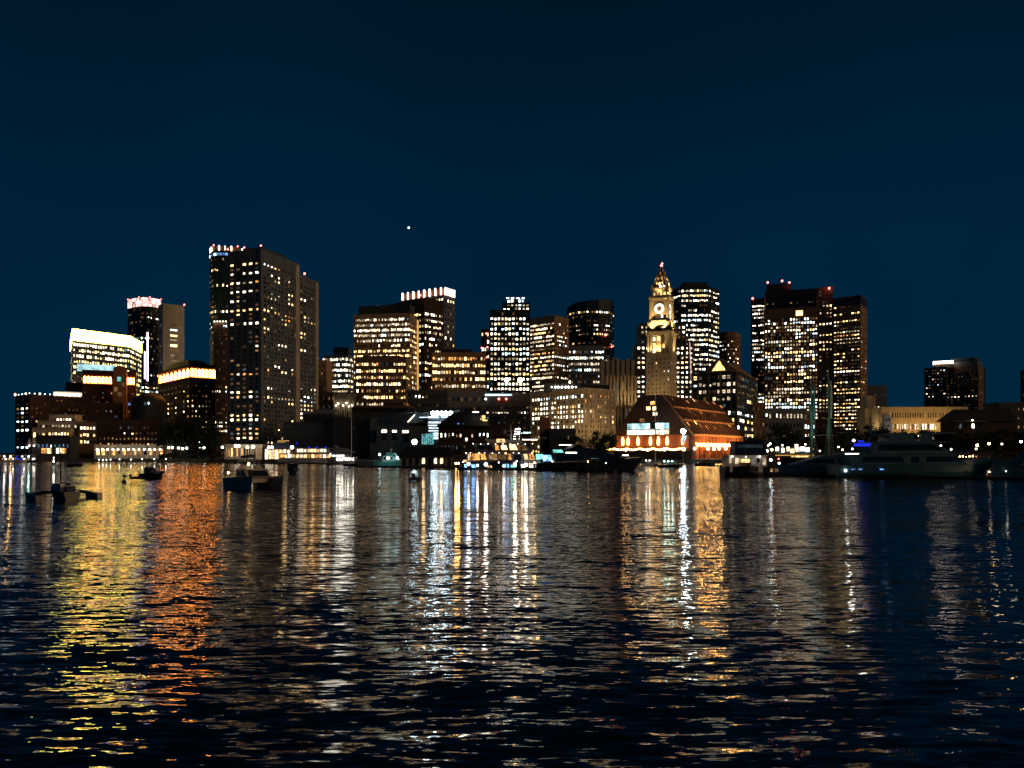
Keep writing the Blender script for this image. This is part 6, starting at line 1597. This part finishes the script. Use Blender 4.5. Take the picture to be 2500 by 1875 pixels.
# --- tall ship
b = boat_root('tall_ship', 'green lit tall ship with furled sails and two masts', 2005, 262, 172, cat='sailing ship')
hull_mesh(30,6.5,2.6,4.2,transom=.7,rake=.06).build('hull', 'black_hull', b, local=True)
for x_, top_, m_ in ((-2.4,36,'brown_stone'),(3.4,33,'teal_paint')):
    mb = MB(); mb.tube((x_,0,2.6),(x_,0,top_*.62),.38,.3,n=8); mb.tube((x_+.1,0,top_*.58),(x_+.1,0,top_),.24,.12,n=6); mb.build('mast', m_, b, local=True)
    mb = MB()
    for z_, w_ in ((12,5.5),(18,4.6),(24,3.6),(29,2.6)):
        if z_ < top_-2: mb.tube((x_-w_*.55,-.5,z_),(x_+w_*.55,.5,z_+.2),.13,n=5)
    mb.build('yard', 'brown_stone', b, local=True)
    for s in (-1,1):
        mb = MB()
        for k in range(4): mb.tube((x_-1.6+k*.8,s*3.0,3.0),(x_,0,top_*.62-k),.06,n=3)
        for k in range(3): mb.tube((x_-.8+k*.7,s*.8,top_*.6),(x_,0,top_-1),.05,n=3)
        mb.build('shrouds', 'teal_paint', b, local=True)
    mb = MB(); mb.lathe((x_-.9,0,top_*.5), [(.15,0),(.42,3),(.45,8),(.25,12),(.06,13.5)], 7); mb.build('furled_sail', 'teal_paint' if x_ > 0 else 'cream_paint', b, local=True)
mb = MB(); mb.tube((14,0,4),(21,0,6.5),.22,.1,n=6); mb.build('bowsprit', 'brown_stone', b, local=True)
tier(b,'deckhouse',-9,-4,2.6,4.4,3.2,.3,.1,'brown_stone'); lampball(b,(-11,1.6,4.6),.25,'globe_warm')
floodlight((X(2008,250),250,3.4), (X(2005,262),262,22), 5200, (.42,1,.82), 60, label='green floodlight at the foot of the tall ship masts')
# far-left moored boats
specs = [(8,455,9,'red_paint'),(22,452,10,'gel_white'),(36,456,8,'gel_white'),(52,450,9,'blue_paint'),(66,452,10,'gel_white'),(80,450,8,'gel_white')]
labs = ['red and white lit boat cut by the left edge','white lit boat with bright canopy second from the left edge','small white boat with warm lamps at the far left','boat glowing deep blue in the far left cluster','white boat with bright lamps below the peaked tents','small white boat with a greenish light nearest the waterfront house']
for i, (px, Y_, L_, m_) in enumerate(specs):
    b = boat_root('marina_boat', labs[i], px, Y_, 10-5*i)
    hull_mesh(L_,3,1.2,1.7).build('hull', ['cat_gray','gel_white','navy_hull'][i%3], b, local=True); tier(b,'cabin',-L_*.3,L_*.2,1.2,2.8,2.4,.8,.1,m_)
    for k in range(4): lit_panel(b,-L_*.28+k*1.1,-L_*.28+k*1.1+.9,-1.25,1.6,2.5,['shop','glass','d','shop_white','dc'][(i*2+k)%5] if i != 3 else ('blue_led' if k % 2 else 'dc'))
    mb = MB(); mb.xprism([(-L_*.4,4.0),(L_*.25,4.0),(L_*.1,4.6),(-L_*.3,4.7)],-1.4,1.4); mb.build('canopy', 'canvas_gray' if i % 2 else 'white_paint', b, local=True)
    mb = MB()
    for x_ in (-L_*.36,L_*.2): mb.tube((x_,-1.2,1.3),(x_,-1.2,4.0),.06,n=4)
    mb.build('canopy_posts', 'steel_gray', b, local=True)
    lampball(b,(-L_*.2,-1.4,3.7),.45,['strip_white','globe_small','globe_warm','blue_led','strip_white','globe_green'][i]); lampball(b,(L_*.3,-1.2,2.3),.35,'globe_small')
nb = empty('navigation_buoy', 'lit navigation buoy with a cyan white lamp at the far left', 'buoy', (X(131,340),340,0))
mb = MB(); mb.lathe((X(131,340),340,-.2), [(.9,0),(1.0,.6),(.5,1.0),(.18,2.6)], 10); mb.build('float', 'teal_paint', nb)
mb = MB(); mb.ball((X(131,340),340,Z(1130,340)+.6), .4, 8, 5); mb.build('lamp', 'globe_small', nb); mb = MB(); mb.tube((X(131,340),340,2.2),(X(131,340),340,3.6),.05,n=4); mb.ball((X(131,340),340,3.7),.22,8,5); mb.build('top_mark', 'globe_small', nb)

# ------------------------------------------------------------------ trees
def crown_mesh(seed, n_leaf=5200):
    """unit crown: many leaf quads gathered in clumps through an uneven volume, radius about 1"""
    rg = random.Random(seed); mb = MB()
    clumps = []
    for _ in range(46):
        while True:
            p_ = Vector((rg.uniform(-1,1), rg.uniform(-1,1), rg.uniform(-.75,.95)))
            if p_.length < 1.0: break
        clumps.append((p_, rg.uniform(.14,.34)))
    for _ in range(n_leaf):
        c, s = clumps[int(rg.random()*len(clumps))]
        p_ = c + Vector((rg.gauss(0,1), rg.gauss(0,1), rg.gauss(0,.75)))*s*.55
        u = Vector((rg.gauss(0,1), rg.gauss(0,1), rg.gauss(0,1))).normalized(); v = u.orthogonal().normalized()
        w = u.cross(v); a = rg.uniform(.025,.055); b = a*rg.uniform(.6,1.2)
        mb.quad(tuple(p_-v*a), tuple(p_-w*b), tuple(p_+v*a), tuple(p_+w*b))
    me = bpy.data.meshes.new('crown'); me.from_pydata(mb.v, [], mb.f); return me, clumps
CROWNS = [crown_mesh(s) for s in (3, 8, 21)]
CM = {}
def tree(px, Y_, wpx, ytop, leaf='leaves_dark', label='tree', k=0, ybase=None):
    x_ = X(px,Y_); rad_ = wpx*Y_/F/2; top = Z(ytop,Y_); base = GZ
    h = top-base; cz = base + h*.6; rv = h*.46
    e_ = empty('tree', label, 'tree', (x_,Y_,base), group='trees along the waterfront')
    key = (k, leaf)
    if key not in CM:
        me = CROWNS[k][0].copy(); me.materials.append(M[leaf]); CM[key] = me
    o = bpy.data.objects.new('crown', CM[key]); COL.objects.link(o); o.parent = e_
    o.location = (0,0,cz-base); o.scale = (rad_, rad_*.8, rv); o.rotation_euler = (0,0,rnd.random()*6)
    mb = MB(); r0 = max(.16, h*.022)
    mb.tube((0,0,-.1),(rad_*.04,0,h*.35), r0, r0*.72, n=7)
    for i in range(6):
        a = i*1.05+rnd.random(); q = rnd.uniform(.35,.75)
        mb.tube((rad_*.03,0,h*(.24+.03*i)),(rad_*q*math.cos(a),rad_*.7*q*math.sin(a),h*(.5+.05*i)), r0*.5, r0*.12, n=5)
    mb.tube((rad_*.04,0,h*.35),(0,0,h*.85), r0*.7, r0*.15, n=6)
    mb.build('trunk', 'bark', e_, local=True)
T = [(402,466,44,1034,'dark tree beside the long pavilion'),(440,462,52,1018,'largest dark tree left of the apartment tower'),(482,460,52,1016,'broad dark tree close to the apartment tower'),(520,458,44,1030,'dark tree touching the apartment tower foot'),
     (1398,408,62,1066,'low dark tree left of the round bush by the hotel'),
     (1470,402,70,1052,'rounded dark green bush like tree left of the copper roofed hotel'),
     (1850,395,50,1060,'tree just right of the copper roofed hotel'),(1905,380,90,1040,'wide dark tree under the brown tower'),(1955,372,70,1046,'green tinted tree behind the tall ship masts'),(2035,380,80,1042,'dark tree right of the tall ship masts'),
     (2082,390,60,1048,'dark tree behind the superyacht stern'),(2135,400,70,1036,'tallest dark tree below the gold lit block'),(2200,385,70,1050,'dark tree below the white cupola'),(2255,380,80,1052,'dark tree in front of the gold market hall'),
     (2320,372,80,1050,'dark tree left of the gabled warehouse'),(2385,366,80,1054,'dark tree before the gabled warehouse'),(2450,362,80,1050,'dark tree beside the right edge'),(2510,360,70,1046,'dark tree cut by the right edge')]
for i, (px,Y_,w_,yt,lab) in enumerate(T):
    tree(px,Y_,w_,yt,'leaves_green' if px in (1470,1955,1398) else 'leaves_dark',lab,i%3)
# undergrowth closing the gaps beneath the crowns
hm = MB(); rg = random.Random(5)
for (a, b, Y_) in ((388,540,470.8),(1820,2520,352)):
    n_ = 2600 if a < 1000 else 7000
    for _ in range(n_):
        px = rg.uniform(a,b); y_ = Y_ + rg.uniform(0,4); hmax = 4.2 + 1.6*math.sin(px*.06) + 1.2*math.sin(px*.023)
        z_ = GZ + rg.random()**.7*hmax; p_ = Vector((X(px,y_), y_, z_)); u = Vector((rg.gauss(0,1),rg.gauss(0,1),rg.gauss(0,1))).normalized(); v = u.orthogonal().normalized(); w = u.cross(v); s = rg.uniform(.25,.6)
        hm.quad(tuple(p_-v*s),tuple(p_-w*s*.7),tuple(p_+v*s),tuple(p_+w*s*.7))
tag(hm.build('shrubbery', 'leaves_dark'), 'dark shrubbery filling the ground under the waterfront trees', 'shrubbery', kind='stuff')

# ------------------------------------------------------------------ right hand landing: canopy, lamps, umbrella
r = empty('ferry_landing', 'ferry landing pavilion with bright white stalls and yellow eaves', 'pavilion', (X(1945,310),310,GZ))
mb = MB(); mb.prism(front(1893,1990,310,9), Z(1110.5,310), Z(1108,310)); mb.build('canopy_roof', 'canvas_gray', r)
mb = MB(); mb.box(X(1893,309.6),X(1988,309.6),309.4,309.8,Z(1112.5,310),Z(1111,310)); mb.build('eave_light', 'strip_gold', r)
for i in range(9):
    px = 1897+11.4*i; mb = MB(); mb.tube((X(px,311),311,GZ-1.2),(X(px,311),311,Z(1110,310)),.1,n=5); mb.build('post', 'black_metal', r)
for a, b in ((1932,1940),(1942,1952),(1953,1973),(1975,1984)):
    mb = MB(); mb.box(X(a,311),X(b,311),311,311.3,Z(1116,311),Z(1113.2,311)); mb.build('sign_light', 'gold_glow', r)
for px, py, k, w_ in ((1898,1096,'shop_white',1.2),(1912,1099,'w',.8),(1925,1096,'w',.9),(1935,1101,'shop',1.6),(1948,1098,'shop_white',1.4),(1960,1096,'shop_white',2.0),(1972,1098,'c',1.6),(1945,1090,'w',1.2)):
    x_ = X(px,314); mb = MB(); mb.box(x_-w_/2,x_+w_/2,314,314.5,Z(py,314)-.9,Z(py,314)+.9); mb.build('stall_light', k, r)
block(r, 'rear_wall', front(1893,1985,316,2), GZ, Z(1092,316), 'dark_roof')
for px, py, mt, lab in ((1865,1100,'globe_warm','warm globe lamp right of the ferry wheelhouse'),(1873,1101,'globe','white globe lamp between the ferry and the landing'),(1884,1098,'globe_warm','warm globe lamp left of the ferry landing'),(1910,1087,'globe_small','white lamp over the left end of the ferry landing'),(2057,1098,'globe_small','white lamp just left of the blue glowing deck'),(2081,1096,'globe_small','small white lamp beside the blue glowing deck'),(2297,1088,'globe_small','white lamp behind the superyacht arch'),(2277,1094,'globe_small','small lamp under the superyacht arch'),(2322,1097,'globe_small','small cool lamp right of the superyacht arch'),(2386,1087,'globe_warm','tall warm lamp over the superyacht bow'),(2383,1096,'globe_small','middle lamp of the pair over the superyacht bow'),(2415,1083,'globe_warm','amber lamp among the dark trees on the right'),(2446,1084,'globe_small','white lamp among the dark trees near the right edge'),(2493,1078,'globe_cool','cool lamp at the right edge')):
    globe_lamp(px, py, 330, .5 if mt != 'globe_small' else .38, mt, label=lab, group=None)
for i in range(7):
    px = 2335+8*i; e_ = empty('path_light', 'low amber path light in the row before the superyacht bow', 'path light', (X(px,332),332,GZ), group='amber path lights')
    mb = MB(); mb.lathe((X(px,332),332,GZ+1.3+.25*(i%3)), [(.16,0),(.22,.2),(.2,.8),(.05,1.0)], 7); mb.build('lamp', 'globe_warm', e_)
    mb = MB(); mb.tube((X(px,332),332,GZ),(X(px,332),332,GZ+1.35+.25*(i%3)), .06, n=5); mb.build('post', 'black_metal', e_)
rg = random.Random(9)
for i in range(16):
    px = 1832+rg.random()*62 if i < 5 else (1985+rg.random()*70 if i < 9 else 1900+rg.random()*90); y_ = 322+rg.random()*8
    e_ = empty('stall_lamp', 'small lamp glowing under the trees behind the ferry landing', 'lamp', (X(px,y_),y_,GZ), group='lamps under the landing trees')
    z_ = Z(1084+rg.random()*20,y_); mb = MB(); mb.ball((X(px,y_),y_,z_), .2+.16*rg.random(), 8, 5); mb.build('bulb', rg.choice(['globe_small','shop_white','gold_glow','globe_small','globe_green']), e_)
    mb = MB(); mb.tube((X(px,y_),y_,GZ),(X(px,y_),y_,z_-.15), .05, n=4); mb.build('post', 'black_metal', e_)
for i in range(9):
    t = i/8; y_ = 261-24*t; px = 1130+350*t
    e_ = empty('pile_lamp', 'small lamp on a dock pile before the lit yachts', 'lamp', (X(px,y_),y_,.57), group='dock pile lamps')
    mb = MB(); mb.tube((X(px,y_),y_+.6,.4),(X(px,y_),y_+.6,2.4+.5*(i%2)), .09, n=5); mb.build('post', 'dock_wood', e_)
    mb = MB(); mb.ball((X(px,y_),y_+.6,2.6+.5*(i%2)), .22 if i < 6 else .14, 8, 5); mb.build('bulb', ['globe_small','globe_warm','globe_small'][i%3], e_)
um = empty('red_parasol', 'red lit parasol on the landing right of the white ferry', 'parasol', (X(1899,205),205,0))
ux = X(1899,205)
mb = MB(); mb.lathe((ux,205,0), [(.95,Z(1119,205)),(.85,Z(1117,205)),(.4,Z(1114,205)),(.06,Z(1112,205))], 8); mb.build('canopy', 'red_paint', um)
mb = MB(); mb.tube((ux,205,.3),(ux,205,Z(1113,205)),.05,n=5); mb.build('pole', 'red_paint', um); mb = MB(); mb.ball((ux,204.4,Z(1120,205)),.2,8,5); mb.build('lamp', 'red_beacon', um)
dd = dock('landing_float', 'low float carrying the red parasol beside the white ferry', pp(1878,206), pp(1960,203), 3, pile=4, pile_h=.8)
for i, (px, py, mt) in enumerate(((1907,1131,'globe_small'),(1955,1128,'globe_warm'),(1966,1129,'globe_small'),(1919,1145,'globe_small'))):
    e_ = empty('deck_lamp', ['white low lamp right of the red parasol','amber low lamp on the landing float','white low lamp beside the amber one on the landing','lone white lamp low on the black dock'][i], 'lamp', (X(px,204),205.5,.57))
    mb = MB(); mb.lathe((X(px,204),205.5,.57), [(.08,0),(.08,Z(py,204)-1.0)], 6); mb.build('post', 'black_metal', e_)
    mb = MB(); mb.ball((X(px,204),205.5,Z(py,204)), .3, 8, 5); mb.build('lamp', mt, e_)

# ------------------------------------------------------------------ bright planet over the city
Ys = 9000.0
st = tag(MB().build('evening_star', 'star') if False else None, None) if False else None
mb = MB(); mb.ball((X(998,Ys),Ys,Z(556,Ys)), 13.0, 12, 8)
tag(mb.build('evening_star', 'star', smooth=True), 'single bright evening star in the dark blue sky', 'star')
